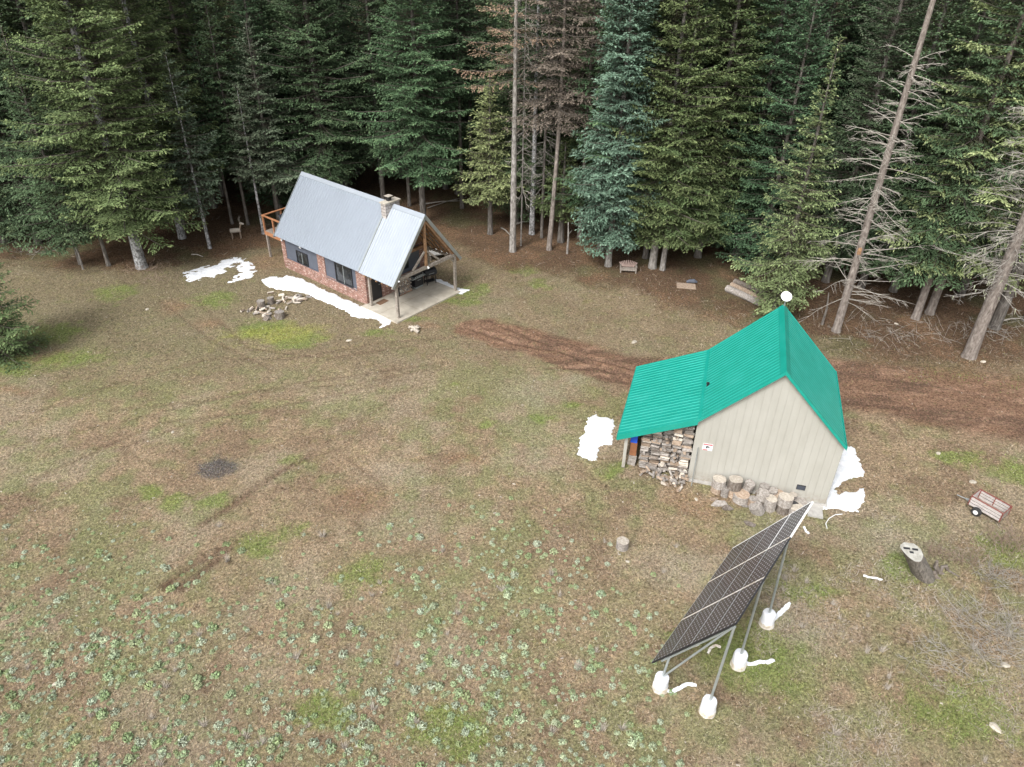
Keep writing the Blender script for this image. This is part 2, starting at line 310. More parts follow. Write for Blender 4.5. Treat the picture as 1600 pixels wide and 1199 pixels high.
def gcol(X, Y):
    n1 = fbm(X, Y, 6, 1); n2 = fbm(X, Y, 2.2, 5); n3 = fbm(X, Y, .8, 8); n4 = fbm(X, Y, 3.0, 12)
    def L(a): return np.array(a)[None, :] if np.ndim(X) == 1 else np.array(a)
    def mx(c, d, m): m = m[..., None]; return c*(1-m)+np.array(d)*m
    c = np.ones(np.shape(X)+(3,))*np.array((.262, .197, .137))
    c = mx(c, (.19, .135, .095), sstep(.44, .64, n2)*.7); c = mx(c, (.165, .12, .085), sstep(.5, .7, fbm(X, Y, .45, 15))*.5)
    c = mx(c, (.29, .25, .19), sstep(.5, .7, n4)*.45)
    c = mx(c, (.165, .185, .085), sstep(.46, .66, .5*n1+.5*n3)*.62)
    nearg = sstep(26, 15, Y); c = mx(c, (.20, .20, .11), nearg*.4*sstep(.35, .6, n3))
    left = sstep(-4, -22, X)*sstep(28, 38, Y); c = mx(c, (.155, .15, .09), left*.55)
    mid = sstep(30, 38, Y); c = mx(c, (.17, .14, .095), mid*.55)
    c = mx(c, (.33, .29, .24), blobs(X, Y, DRYP, 60)*.35*(.4+n3))
    c = mx(c, (.22, .135, .09), blobs(X, Y, REDP_, 50)*.6*np.clip(.3+n3*1.2, 0, 1))
    gm = blobs(X, Y, GREENP, 70); c = mx(c, (.145, .19, .055), sstep(.08, .8, gm*.7+1.0*(fbm(X, Y, .5, 77)-.5)+.35*(fbm(X, Y, .2, 78, 2)-.5))*.75)
    y = gp(430, 522); ym = np.exp(-(((X-y.x)/2.6)**2+((Y-y.y)/1.2)**2)); c = mx(c, (.235, .25, .06), sstep(.1, .9, ym+1.1*(fbm(X, Y, .55, 81)-.5))*.65)
    rm = road_mask(X+(n3-.5)*1.2, Y+(n2-.5)*1.2); m = sstep(1.2, .8, rm)
    rc = np.ones(np.shape(X)+(3,))*np.array((.178, .108, .076)); rc = mx(rc, (.125, .078, .058), sstep(.45, .65, fbm(X*.5, Y*2.4, 1.2, 90))*.9); rc = mx(rc, (.26, .165, .12), sstep(.55, .7, fbm(X, Y*2.5, 1.1, 94))*.7)
    c = c*(1-m[..., None]*.97)+rc*m[..., None]*.97
    for i, r in enumerate(RUTS):
        d = pdist(X, Y, r)*(1+(n3-.5)*.8); k = np.exp(-(d/(.22 if i < 3 else .12))**2); c = mx(c, (.125, .08, .06), k*(.9 if i < 1 or i == 2 else .8 if i in (1, 6, 7, 8, 9, 10, 11, 12) else .5)*np.clip(-.1+1.8*n3, 0, 1))
    # cold fire scar
    a = gp(340, 732); am = sstep(.15, .8, np.exp(-(((X-a.x)/1.0)**2+((Y-a.y)/.8)**2)**1.2)+1.0*(fbm(X, Y, .35, 83)-.5)); c = mx(c, (.075, .07, .075), am*.85*np.clip(.5+n3*.8, 0, 1))
    # forest floor of needles and duff
    e = np.interp(X, ex, ey); fm = sstep(-2.6, .6, Y-e+(n2-.5)*4+(n3-.5)*2)
    fc = np.ones(np.shape(X)+(3,))*np.array((.105, .068, .046)); fc = mx(fc, (.15, .095, .062), sstep(.5, .7, n2)); fc = mx(fc, (.10, .105, .055), sstep(.55, .75, n4)*.6)
    c = c*(1-fm[..., None])+fc*fm[..., None]
    return np.clip(c*np.array((1.12, 1.12, 1.09)), 0, 1)
def set_col(me, c):
    a = me.color_attributes.new('col', 'FLOAT_COLOR', 'POINT'); q = np.ones((len(c), 4), np.float32); q[:, :3] = c; a.data.foreach_set('color', q.ravel())
def fast_mesh(name, V, Q, mat, colr=None, k=4, smooth=False):
    me = bpy.data.meshes.new(name); n = len(Q)
    me.vertices.add(len(V)); me.vertices.foreach_set('co', np.asarray(V, np.float32).ravel())
    me.loops.add(n*k); me.loops.foreach_set('vertex_index', np.asarray(Q, np.int32).ravel())
    me.polygons.add(n); me.polygons.foreach_set('loop_start', np.arange(0, n*k, k, dtype=np.int32))
    if smooth: me.polygons.foreach_set('use_smooth', np.ones(n, bool))
    me.materials.append(mat); me.update(calc_edges=True)
    if colr is not None: set_col(me, colr)
    return me
def ground_mat():
    m, t, b = newmat('ground_soil'); a = t.nodes.new('ShaderNodeAttribute'); a.attribute_name = 'col'
    v = mapping(t, (1, 1, 1))
    f1 = ramp(t, noise(t, v, 9, 8, .75), [(.28, (.45, .42, .4)), (.5, (1, 1, 1)), (.72, (1.65, 1.62, 1.55))])
    c = mixc(t, 1.0, a.outputs['Color'], f1, 'MULTIPLY')
    vo = nd(t, 'ShaderNodeTexVoronoi', Scale=16.0); t.links.new(v, vo.inputs['Vector'])
    f2 = ramp(t, vo.outputs['Color'], [(.1, (.55, .55, .55)), (.5, (1, 1, 1)), (.92, (1.5, 1.45, 1.38))])
    c = mixc(t, .7, c, f2, 'MULTIPLY')
    mp = mapping(t, (3, 1, 1)); f3 = ramp(t, noise(t, mp, 22, 3, .6), [(.64, (0, 0, 0)), (.72, (1, 1, 1))])
    mf = nd(t, 'ShaderNodeMath', operation='MULTIPLY'); t.links.new(f3, mf.inputs[0]); mf.inputs[1].default_value = .35
    c = mixc(t, mf.outputs[0], c, (.40, .34, .26))
    c = mixc(t, 1.0, c, ramp(t, noise(t, v, 4.5, 7, .78), [(.36, (.62, .58, .54)), (.46, (.95, .94, .92)), (.56, (1.03, 1.03, 1.03)), (.66, (1.22, 1.2, 1.17))]), 'MULTIPLY')
    gr = ramp(t, noise(t, mapping(t, (1, 1.3, 1)), 3.4, 8, .8), [(.53, (0, 0, 0)), (.6, (1, 1, 1))]); mg = nd(t, 'ShaderNodeMath', operation='MULTIPLY'); t.links.new(gr, mg.inputs[0]); mg.inputs[1].default_value = .2
    c = mixc(t, mg.outputs[0], c, (.13, .165, .06))
    t.links.new(c, b.inputs['Base Color']); b.inputs['Roughness'].default_value = .95; b.inputs['Specular IOR Level'].default_value = .1
    bump(t, b, noise(t, v, 7, 9, .8), 1.0, .11)
    return m
def axis(lo, hi, st, far):
    a = list(np.arange(lo, hi+1e-6, st)); s = st; x = hi
    while x < far: s *= 1.5; x += s; a.append(x)
    s = st; x = lo
    while x > -far: s *= 1.5; x -= s; a.insert(0, x)
    return np.array(a)
gx = axis(-44, 40, .13, 700); gy = axis(9, 60, .13, 700)
GX, GY = np.meshgrid(gx, gy); gZ = gheight(GX, GY); nx, ny = len(gx), len(gy)
GV = np.stack([GX.ravel(), GY.ravel(), gZ.ravel()], 1); idx = np.arange(nx*ny).reshape(ny, nx)
GQ = np.stack([idx[:-1, :-1].ravel(), idx[:-1, 1:].ravel(), idx[1:, 1:].ravel(), idx[1:, :-1].ravel()], 1)
ground = bpy.data.objects.new('ground', fast_mesh('ground', GV, GQ, ground_mat(), gcol(GX.ravel(), GY.ravel()), smooth=True))
COL.objects.link(ground); ground['kind'] = 'structure'

# ------------------------------------------------------------------ cabin
def window(parent, x0, x1, z0, z1, y, nm=2, frame=.06):
    f = MB(); f.box(((x0+x1)/2, y-.03, z0+frame/2), (x1-x0, .07, frame)).box(((x0+x1)/2, y-.03, z1-frame/2), (x1-x0, .07, frame))
    for x in (x0+frame/2, x1-frame/2): f.box((x, y-.03, (z0+z1)/2), (frame, .07, z1-z0-2*frame))
    W = f.build('window', BLACK, parent)
    MB().box(((x0+x1)/2, y-.012, (z0+z1)/2), (x1-x0-2*frame, .012, z1-z0-2*frame)).build('pane', GLASS, W)
    for i in range(1, nm): MB().box((x0+(x1-x0)*i/nm, y-.035, (z0+z1)/2), (.045, .03, z1-z0-2*frame)).build('mullion', STEEL, W)
    return W
def ribbed(name, parent, a0, a1, b0, b1, mat, th=.04, pitch=.23, rw=.045, rh=.03):
    """sheet between eave line a0-a1 and ridge line b0-b1 (same direction) with ribs running up the slope"""
    a0, a1, b0, b1 = map(Vector, (a0, a1, b0, b1)); nrm = (a1-a0).cross(b0-a0).normalized()
    if nrm.z < 0: nrm = -nrm
    m = MB(); v = [a0, a1, b1, b0]; m.add([q for q in v]+[q-nrm*th for q in v], [(0, 1, 2, 3), (7, 6, 5, 4), (0, 4, 5, 1), (1, 5, 6, 2), (2, 6, 7, 3), (3, 7, 4, 0)])
    L = (a1-a0).length; n = int(L/pitch); d = (a1-a0).normalized(); db = (b1-b0)
    for i in range(n+1):
        s = min(max((i+.0)*L/n, rw), L-rw); A = a0+d*s; B = b0+db*(s/L); h = nrm*rh
        w1 = d*rw*.5*1.5; w2 = d*rw*.28; u = (B-A).normalized()*.004
        A = A+u; B = B-u
        m.add([A-w1+nrm*.001, A+w1+nrm*.001, A+w2+h, A-w2+h, B-w1+nrm*.001, B+w1+nrm*.001, B+w2+h, B-w2+h], [(0, 1, 2, 3), (0, 3, 7, 4), (3, 2, 6, 7), (2, 1, 5, 6), (5, 4, 7, 6)])
    return m.build(name, mat, parent)
CBX, CBY, CYAW = -9.266, 41.83, R(-39.36)
cabin = empty('cabin', (CBX, CBY, 0), CYAW, 'small brick cabin with steep metal roof, timber-framed porch and raised deck', 'cabin')
L, W, ZE, ZR = 8.68, 5.14, 2.39, 6.04
SL = (ZR-ZE)/(W/2+.36)
def roofz(y): return ZR-abs(y-W/2)*SL
def cabin_walls():
    m = MB()
    yb = .0; t = .22
    # long front wall: brick dado, piers; (outer face y=0)
    m.box((-L/2, t/2, .37), (L, t, .84))
    for x0, x1 in ((-8.68, -8.25), (-4.76, -4.0), (-.88, 0)): m.box(((x0+x1)/2, t/2, (.79+2.7)/2), (x1-x0, t, 2.7-.79))
    # gable end walls, back wall
    def gable(x0, x1):
        ys = (t, W-t, W-t, W/2, t); zs = (0, 0, roofz(W-t)-.12, ZR-.12, roofz(t)-.12)
        v = [(x0, y, z) for y, z in zip(ys, zs)]+[(x1, y, z) for y, z in zip(ys, zs)]
        m.add(v, [(0, 1, 2, 3, 4), (9, 8, 7, 6, 5)]+[(i, i+5, (i+1) % 5+5, (i+1) % 5) for i in range(5)])
    gable(-L, -L+.2); gable(-.2, -.003)
    m.box((-L/2, W-t/2, 1.35), (L, t, 2.7))
    m.build('brick_wall', BRICK, cabin)
cabin_walls()
for x0, x1, zb in ((-8.25, -4.76, .79), (-4.0, -.88, .70)):
    m = MB(); m.box(((x0+x1)/2, .09, (zb+2.75)/2), (x1-x0-.006, .1, 2.75-zb)); m.box(((x0+x1)/2, .035, zb+.02), (x1-x0, .09, .05))
    k = MB(); 
    m.build('siding_panel', SLATE, cabin)
window(cabin, -7.05, -5.84, .83, 1.72, .04, 2); window(cabin, -2.95, -1.28, .74, 2.15, .04, 2, .07)
# roofs
ribbed('roof', cabin, (-8.8, -.36, ZE), (-.15, -.36, ZE), (-8.8, W/2, ZR), (-.15, W/2, ZR), GALV, .04, .23, .045, .026)
ribbed('roof', cabin, (-8.8, W+.36, ZE), (-.15, W+.36, ZE), (-8.8, W/2, ZR), (-.15, W/2, ZR), GALV, .04, .23, .045, .026)
dz = .02
ribbed('porch_roof', cabin, (-.12, -.36, ZE-.05), (3.02, -.36, ZE-.05), (-.12, W/2, ZR-.05), (3.02, W/2, ZR-.05), GALV2, .04, .2, .04, .012)
ribbed('porch_roof', cabin, (-.12, W+.36, ZE-.05), (3.02, W+.36, ZE-.05), (-.12, W/2, ZR-.05), (3.02, W/2, ZR-.05), GALV2, .04, .2, .04, .012)
def ridge(x0, x1, z, mat, name='ridge_cap'):
    m = MB(); n = 1/math.hypot(1, SL)
    for s in (-1, 1):
        m.add([(x0, W/2, z+.055), (x1, W/2, z+.055), (x1, W/2+s*.17, z+.055-.17*SL), (x0, W/2+s*.17, z+.055-.17*SL), (x0, W/2, z+.03), (x1, W/2, z+.03), (x1, W/2+s*.17, z+.03-.17*SL), (x0, W/2+s*.17, z+.03-.17*SL)],
              [(0, 1, 2, 3), (4, 7, 6, 5), (3, 2, 6, 7), (0, 3, 7, 4), (1, 5, 6, 2)])
    m.build(name, mat, cabin)
ridge(-8.82, -.27, ZR, GALV2); ridge(.32, 3.03, ZR-.05, GALV2)
# rake trim of porch gable and left gable
for x, z in ((3.03, ZR-.05), (-8.83, ZR)):
    for s in (-1, 1):
        m = MB(); y0, y1 = W/2, W/2+s*(W/2+.37); zz0, zz1 = z-.0, z-(W/2+.37)*SL
        m.bar((x, y0, zz0-.1), (x, y1, zz1-.1), .03, .2, (0, -s*SL, 1)); m.build('rake_trim', STEEL, cabin)
# chimney
m = MB(); m.box((.02, 2.52, 5.45), (.42, 1.15, 1.4)); ch = m.build('chimney', BLOCK, cabin)
MB().box((.02, 2.52, 6.17), (.54, 1.27, .07)).build('chimney_crown', CONC, ch)
mm = MB(); mm.box((.0, 2.45, 6.33), (.24, .24, .26)); mm.build('flue', BLACK, ch)
mm = MB(); mm.box((.0, 2.45, 6.5), (.4, .4, .03)); mm.build('flue_cap', LOGW, ch)
# chimney flashing & step flashing strip on roof seam
m = MB(); m.bar((-.135, -.35, ZE+.045), (-.135, W/2-.5, ZR-.5*SL+.045), .1, .012, (0, -SL, 1)); m.build('seam_flashing', STEEL, cabin)
# porch slab
m = MB(); m.box((1.57, W/2-.2, .02), (3.3, W+.5, .1)); sl = m.build('porch_floor', CONC, cabin)
m = MB()
for x in (1.57,): m.box((x, W/2-.2, .0715), (.012, W+.48, .002))
for y in (1.6, 3.4): m.box((1.57, y, .0745), (3.28, .012, .002))
m.build('slab_joint', simple('joint', [(.3, (.17, .14, .11)), (.7, (.22, .18, .15))]), sl)
# posts
for x, y, zt in ((.38, .02, 2.52), (2.86, .02, 2.52), (2.86, W-.05, 2.52), (.4, W-.05, 2.52)):
    MB().box((x, y, zt/2+.03), (.15, .15, zt-.06)).build('porch_post', WOODG, cabin)
# truss at the porch front: tie beam, king post, rafters, struts
for x, mt in ((2.86, WOODG), (.35, WOODB)):
    MB().box((x, W/2, 2.6), (.16, W-.12, .19)).build('tie_beam', mt, cabin)
    MB().box((x, W/2, (2.7+5.6)/2), (.13, .15, 5.6-2.7)).build('king_post', WOODB, cabin)
    for s in (-1, 1):
        MB().bar((x, W/2+s*.12, ZR-.42-.12*SL+.05), (x, W/2+s*(W/2+.28), ZR-.37-(W/2+.28)*SL), .12, .15, (0, 0, 1)).build('rafter', mt if s < 0 else WOODB, cabin)
        MB().bar((x, W/2+s*.08, 3.65), (x, W/2+s*1.15, 2.72), .1, .12).build('strut', mt, cabin)
for s in (-1, 1):
    for i, x in enumerate((.9, 1.4, 1.9, 2.4)):
        MB().bar((x, W/2+s*.1, ZR-.34-.1*SL), (x, W/2+s*(W/2+.28), ZR-.34-(W/2+.28)*SL), .06, .12, (0, 0, 1)).build('rafter', WOODB, cabin)
    m = MB()
    for k in range(6):
        y = W/2+s*(.3+k*.47); m.box((1.55, y, roofz(y)-.2), (2.8, .12, .03), Matrix.Rotation(s*-math.atan(SL), 3, 'X'))
    m.build('sheathing_board', WOODB, cabin)
    MB().box((1.6, W/2+s*(W/2-.1), 2.42), (2.36, .1, .12)).build('wall_plate', WOODG, cabin)
    MB().bar((2.3, W/2+s*(W/2-.02), 2.75), (2.86, W/2+s*(W/2-.02), 2.2), .08, .1).build('knee_brace', WOODG, cabin)
    MB().bar((2.86, W/2+s*(W/2-.6), 2.62), (2.86, W/2+s*(W/2-.1), 2.12), .08, .1, (1, 0, 0)).build('knee_brace', WOODG, cabin)
# porch end wall: door, brick, slate siding, brown upper gable
d = MB().box((.02, .74, 1.16), (.05, .78, 2.06)).build('door', BLACK, cabin); MB().tube([(.06, 1.03, 1.1), (.1, 1.03, 1.1)], .03).build('handle', STEEL, d)
m = MB(); m.box((.03, .32, 1.17), (.07, .07, 2.1)); m.box((.03, 1.17, 1.17), (.07, .07, 2.1)); m.box((.03, .745, 2.26), (.07, .92, .07)); m.build('door_frame', BLACK, cabin)
MB().box((.02, 3.2, 1.85), (.05, 2.9, 1.55)).build('siding_panel', SLATE, cabin)
window(cabin, 0, 0, 0, 0, 0) if False else None
f = MB(); f.box((.06, 3.05, 1.9), (.05, 1.2, 1.1)); wd = f.build('window', BLACK, cabin); MB().box((.09, 3.05, 1.9), (.012, 1.06, .96)).build('pane', GLASS, wd)
ys = [.5, W-.5, W/2]; m = MB(); zb = 2.75
v = [(.012, W/2-(ZR-.3-zb)/SL, zb), (.012, W/2+(ZR-.3-zb)/SL, zb), (.012, W/2, ZR-.3)]; m.add(v+[(x+.03, y, z) for x, y, z in v], [(0, 2, 1), (3, 4, 5), (0, 1, 4, 3), (1, 2, 5, 4), (2, 0, 3, 5)])
m.build('gable_boarding', WOODB, cabin)
for x, y, z in ((-8.35, -.05, 2.15), (-8.45, -.05, 2.38), (-6.3, -.05, 2.2)):
    m = MB(); m.tube([(x, .04, z), (x, -.06, z), (x, -.12, z-.03), (x, -.17, z-.05)], [.03, .05, .08, .085], 10); m.build('wall_lamp', WHITE, cabin)
for x, y, z in ((2.95, .12, 2.55), (2.96, 2.6, 2.58)):
    m = MB(); m.tube([(x, y, z+.08), (x+.06, y, z+.03), (x+.1, y, z-.03)], [.03, .06, .06], 10); m.build('porch_lamp', WHITE, cabin)
# deck on the left gable
DX0, DX1, DY0, DY1, DZ = -10.9, -8.7, .3, 4.7, 2.0
dk = MB()
n = 15
for i in range(n): dk.box((DX0+.07+(DX1-DX0-.1)*i/(n-1), (DY0+DY1)/2, DZ-.02), (.135, DY1-DY0, .035))
dk = dk.build('deck_floor', WOODG, cabin)
m = MB(); m.box((DX0-.02, (DY0+DY1)/2, DZ-.17), (.05, DY1-DY0+.1, .26)).box(((DX0+DX1)/2, DY0-.02, DZ-.17), (DX1-DX0, .05, .26)).box(((DX0+DX1)/2, DY1+.02, DZ-.17), (DX1-DX0, .05, .26)); m.build('rim_joist', WOODO, cabin)
for x, y in ((DX0+.05, DY0+.05), (DX0+.05, DY1-.05), (DX0+.05, (DY0+DY1)/2)): MB().box((x, y, .9), (.13, .13, 1.8)).build('deck_post', WOODG, cabin)
for x, y in ((DX0, DY0), (DX0, DY0+1.47), (DX0, DY1-1.47), (DX0, DY1), (-9.75, DY0), (-9.75, DY1), (DX1, DY0), (DX1, DY1)): MB().box((x, y, DZ+.53), (.1, .1, 1.1)).build('rail_post', WOODO, cabin)
m = MB()
m.box((DX0, (DY0+DY1)/2, DZ+1.11), (.15, DY1-DY0+.15, .05)); m.box(((DX0+DX1)/2+.04, DY0, DZ+1.11), (DX1-DX0-.08, .15, .05)); m.box(((DX0+DX1)/2+.04, DY1, DZ+1.11), (DX1-DX0-.08, .15, .05)); m.build('top_rail', WOODO, cabin)
m = MB()
def wires(a, b):
    for k in range(1, 5): m.tube([(a[0], a[1], DZ+.2*k), (b[0], b[1], DZ+.2*k)], .006, 4)
wires((DX0, DY0), (DX0, DY1)); wires((DX0, DY0), (DX1, DY0)); m.build('rail_wire', BLACK, cabin)

def cl(x, y, z=0): return cabin.matrix_world @ Vector((x, y, z)) if False else Matrix.Translation((CBX, CBY, 0)) @ Matrix.Rotation(CYAW, 4, 'Z') @ Vector((x, y, z))
# chairs on the deck
def deck_chair(loc, rz, label):
    t = empty('deck_chair', loc, rz, label, 'chair')
    MB().box((0, 0, .4), (.5, .5, .05)).build('seat', SLATE, t)
    MB().box((0, .27, .72), (.5, .05, .6), Matrix.Rotation(R(-12), 3, 'X')).build('backrest', SLATE, t)
    for sx in (-1, 1):
        for sy in (-1, 1): MB().box((sx*.22, sy*.22, .19), (.04, .04, .38)).build('leg', BLACK, t)
    return t
deck_chair(cl(-10.0, 1.5, DZ), CYAW+R(100), 'dark grey chair on the raised deck nearer the front corner')
deck_chair(cl(-9.9, 2.9, DZ), CYAW+R(80), 'dark grey chair on the raised deck farther from the front')

# doormat
m = MB(); m.box((0, 0, .0), (.45, .75, .02)); tag(m.build('doormat', MAT, loc=cl(.5, .78, .082)), 'brown doormat on the porch slab before the black door', 'doormat').rotation_euler = (0, 0, CYAW+.05)
# grill and smoker
g = empty('gas_grill', cl(.62, 3.75, .07), CYAW, 'gas grill with black cabinet and silver top beside the firewood on the porch', 'grill')
MB().box((0, 0, .47), (.5, .72, .62)).build('cabinet', BLACK, g); MB().box((0, 0, .1), (.46, .68, .1)).build('base', STEEL, g)
MB().box((.03, 0, .82), (.56, 1.25, .06)).build('side_shelf', STEEL, g)
m = MB(); m.tube([(0, -.33, .98), (0, .33, .98)], .24, 14); m.build('lid', BLACK, g)
MB().box((.27, 0, .88), (.02, .7, .1)).build('control_panel', STEEL, g); MB().box((.265, 0, .62), (.02, .3, .03)).build('handle', STEEL, g)
for i in range(4): MB().tube([(.28, -.25+i*.165, .88), (.31, -.25+i*.165, .88)], .025, 8).build('knob', BLACK, g)
g = empty('smoker', cl(.85, 4.75, .07), CYAW+R(-15), 'black barrel pellet smoker on thin legs by the right porch post', 'smoker')
m = MB(); m.tube([(0, -.42, .82), (0, .42, .82)], .25, 16); m.build('barrel', BLACK, g); MB().box((.26, 0, .8), (.02, .4, .03)).build('handle', STEEL, g)
for sx in (-.18, .18):
    for sy in (-.33, .33): MB().bar((sx*1.1, sy, 0), (sx*.7, sy, .66), .04, .04).build('leg', BLACK, g)
MB().tube([(.05, .3, 1.05), (.05, .3, 1.45)], .05, 8).build('flue', BLACK, g); MB().box((0, 0, .2), (.4, .66, .03)).build('shelf', BLACK, g)
g = empty('firewood_rack', cl(.6, 2.6, .07), CYAW, 'low dark firewood rack on the porch slab left of the grill', 'rack')
m = MB(); m.box((-.14, 0, .06), (.05, 1.1, .05)).box((.16, 0, .06), (.05, 1.1, .05)); m.build('base_rail', RUST, g)
for sy in (-1, 1): MB().box((0, sy*.55, .45), (.36, .04, .9)).build('upright', BLACK, g)

# ------------------------------------------------------------------ shed
SX, SY, SYAW = 7.984, 25.44, R(-15.67)
SM = Matrix.Translation((SX, SY, 0)) @ Matrix.Rotation(SYAW, 4, 'Z')
def sl_(x, y, z=0): return SM @ Vector((x, y, z))
shed = empty('shed', (SX, SY, 0), SYAW, 'beige metal-sided shed with green gabled roof and open lean-to', 'shed')
SW, SD, SR = 5.88, 5.39, 2.93; SZR, SZL, SZE = 6.50, 3.56, 3.45; LX, LZ, OV = -3.31, 1.97, .257
def shed_wall():
    m = MB(); pr = [(0, .1), (SW, .1), (SW, SZE-.06), (SR, SZR-.06), (0, SZL-.06)]
    v = [(x, 0, z) for x, z in pr]+[(x, SD, z) for x, z in pr]
    m.add(v, [(0, 1, 2, 3, 4), (9, 8, 7, 6, 5)]+[((i+1) % 5, i, i+5, (i+1) % 5+5) for i in (0, 1, 2, 3, 4)])
    def top(x): return (SZL+(SZR-SZL)*x/SR if x < SR else SZR-(SZR-SZE)*(x-SR)/(SW-SR))-.1
    n = 20; wb = SW/n
    for y in (-.007, SD+.007):
        for i in range(n):
            xa = i*wb+.012; xb = (i+1)*wb-.012
            if xa < SR < xb: xs = [xa, SR, xb]
            else: xs = [xa, xb]
            bot = [(x, y-.007, .12) for x in xs]+[(x, y+.006, .12) for x in xs]; tp = [(x, y-.007, top(x)) for x in xs]+[(x, y+.006, top(x)) for x in xs]; k = len(xs)
            m.add(bot+tp, [(j, j+1, 2*k+j+1, 2*k+j) for j in range(k-1)]+[(0, 2*k, 3*k, k), (k-1, 2*k-1, 4*k-1, 3*k-1)]+[(2*k+j, 2*k+j+1, 3*k+j+1, 3*k+j) for j in range(k-1)])
    for i in range(18):
        y = .15+i*(SD-.3)/17
        m.box((SW+.006, y, SZE/2), (.014, .27, SZE-.3)); m.box((-.006, y, SZL/2), (.014, .27, SZL-.3))
    m.build('wall', BEIGE, shed)
    m = MB(); m.box((SW/2, SD/2, .03), (SW+.16, SD+.16, .16)); m.build('foundation', CONCG, shed)
shed_wall()
def sroof(name, x0, z0, x1, z1, flip):
    a0, a1 = (x0, -OV, z0), (x0, SD+OV, z0); b0, b1 = (x1, -OV, z1), (x1, SD+OV, z1)
    return ribbed(name, shed, a0, a1, b0, b1, GREEN, .05, .2286, .04, .015)
r1 = sroof('roof', 0, SZL, SR, SZR, 0); r2 = sroof('roof', SW+.02, SZE, SR, SZR, 0); r3 = sroof('lean_to_roof', LX, LZ, -.02, SZL-.012, 0)
def sfascia(x0, z0, x1, z1, dz, h, y, th=.03):
    m = MB(); m.add([(x0, y-th, z0+dz), (x1, y-th, z1+dz), (x1, y-th, z1+dz-h), (x0, y-th, z0+dz-h), (x0, y, z0+dz), (x1, y, z1+dz), (x1, y, z1+dz-h), (x0, y, z0+dz-h)],
          [(0, 1, 2, 3), (4, 7, 6, 5), (0, 4, 5, 1), (3, 2, 6, 7), (0, 3, 7, 4), (1, 5, 6, 2)]); return m
for y in (-OV-.002, SD+OV+.032):
    sfascia(0, SZL, SR, SZR, .035, .17, y).build('rake_trim', GREEN, shed); sfascia(SW+.02, SZE, SR, SZR, .035, .17, y).build('rake_trim', GREEN, shed)
    sfascia(LX-.02, LZ, 0, SZL, .03, .3, y).build('fascia', GREEN, shed)
m = MB(); m.box((LX-.02, SD/2, LZ-.1), (.03, SD+2*OV+.1, .22)); m.build('fascia', GREEN, shed)
m = MB(); m.box((SW+.04, SD/2, SZE-.05), (.03, SD+2*OV+.1, .16)); m.build('fascia', GREEN, shed)
m = MB()
for s in (-1, 1):
    sl2 = 1.0 if s < 0 else (SZR-SZE)/(SW-SR); m.add([(SR, -OV-.03, SZR+.055), (SR, SD+OV+.03, SZR+.055), (SR+s*.2, SD+OV+.03, SZR+.055-.2*sl2), (SR+s*.2, -OV-.03, SZR+.055-.2*sl2), (SR, -OV-.03, SZR+.02), (SR, SD+OV+.03, SZR+.02), (SR+s*.2, SD+OV+.03, SZR+.02-.2*sl2), (SR+s*.2, -OV-.03, SZR+.02-.2*sl2)], [(0, 1, 2, 3), (4, 7, 6, 5), (3, 2, 6, 7), (0, 3, 7, 4), (1, 5, 6, 2)])
m.build('ridge_cap', GREEN, shed)
m = MB(); m.bar((0.03, -OV, SZL+.06), (.03, SD+OV, SZL+.06), .16, .015, (-.5, 0, .85)); m.build('valley_flashing', GREEN, shed)
# lean-to posts, back wall, beam
for y in (.05, SD/2, SD-.05): MB().box((-2.92, y, (LZ-.02)/2), (.14, .14, LZ-.06)).build('lean_to_post', BEIGE, shed)
MB().box((-2.92, SD/2, LZ+.02), (.1, SD, .16)).build('beam', WOODG, shed)
MB().box((-1.5, SD-.08, 1.0), (2.75, .06, 1.9)).build('back_boarding', WOODG, shed)
MB().box((-3.0, SD/2+.2, 1.0), (.04, SD-.8, 1.5)).build('side_boarding', WOODG, shed)
# roof vent pipe, wall vent, sign, pole
m = MB(); m.tube([(.17, 2.2, 3.7), (.17, 2.2, 3.87)], .045, 10); m.box((.17, 2.2, 3.885), (.13, .13, .02)); m.build('roof_vent', BLACK, shed)
v = MB().box((4.73, -.03, .79), (.36, .05, .24)).build('wall_vent', BLACK, shed)
m = MB()
for k in range(4): m.box((4.73, -.062, .71+k*.053), (.32, .012, .02))
m.build('louvre', SLATE, v)
sg = MB().box((.59, -.025, 2.03), (.42, .012, .36)).build('warning_sign', WHITE, shed)
MB().box((.59, -.035, 2.165), (.39, .006, .06)).build('red_band', SIGNR, sg); MB().box((.50, -.035, 1.885), (.2, .006, .04)).build('red_band', SIGNR, sg)
m = MB(); m.box((.58, -.036, 2.05), (.12, .006, .07)); m.box((.65, -.036, 2.03), (.07, .006, .03)); m.box((.55, -.036, 1.99), (.04, .006, .06)); m.build('camera_symbol', BLACK, sg)
MB().box((5.45, -.45, .02), (.62, .85, .1)).build('concrete_pad', CONCG, shed)
m = MB(); m.tube([(0, 0, 0), (-.02, .25, 2.0)], .022, 8); o = m.build('metal_pole', STEEL, loc=sl_(.22, -.33, gz(*sl_(.22, -.33).xy)-.02)); o.rotation_euler = (0, 0, SYAW); tag(o, 'thin grey metal pole leaning on the beige shed wall', 'pole')
# dish
g = empty('satellite_dish', sl_(SR, SD+.1, SZR+.02), SYAW, 'round white satellite dish on the far tip of the green ridge', 'dish')
MB().tube([(0, 0, 0), (0, 0, .42)], .03, 8).build('mast', STEEL, g)
m = MB(); nrm = Vector((.1, -.62, .75)).normalized(); c = Vector((0, 0, .5)); m.tube([c-nrm*.07, c-nrm*.03, c, c+nrm*.012], [.1, .21, .245, .235], 28); m.build('dish', WHITE, g, smooth=True)
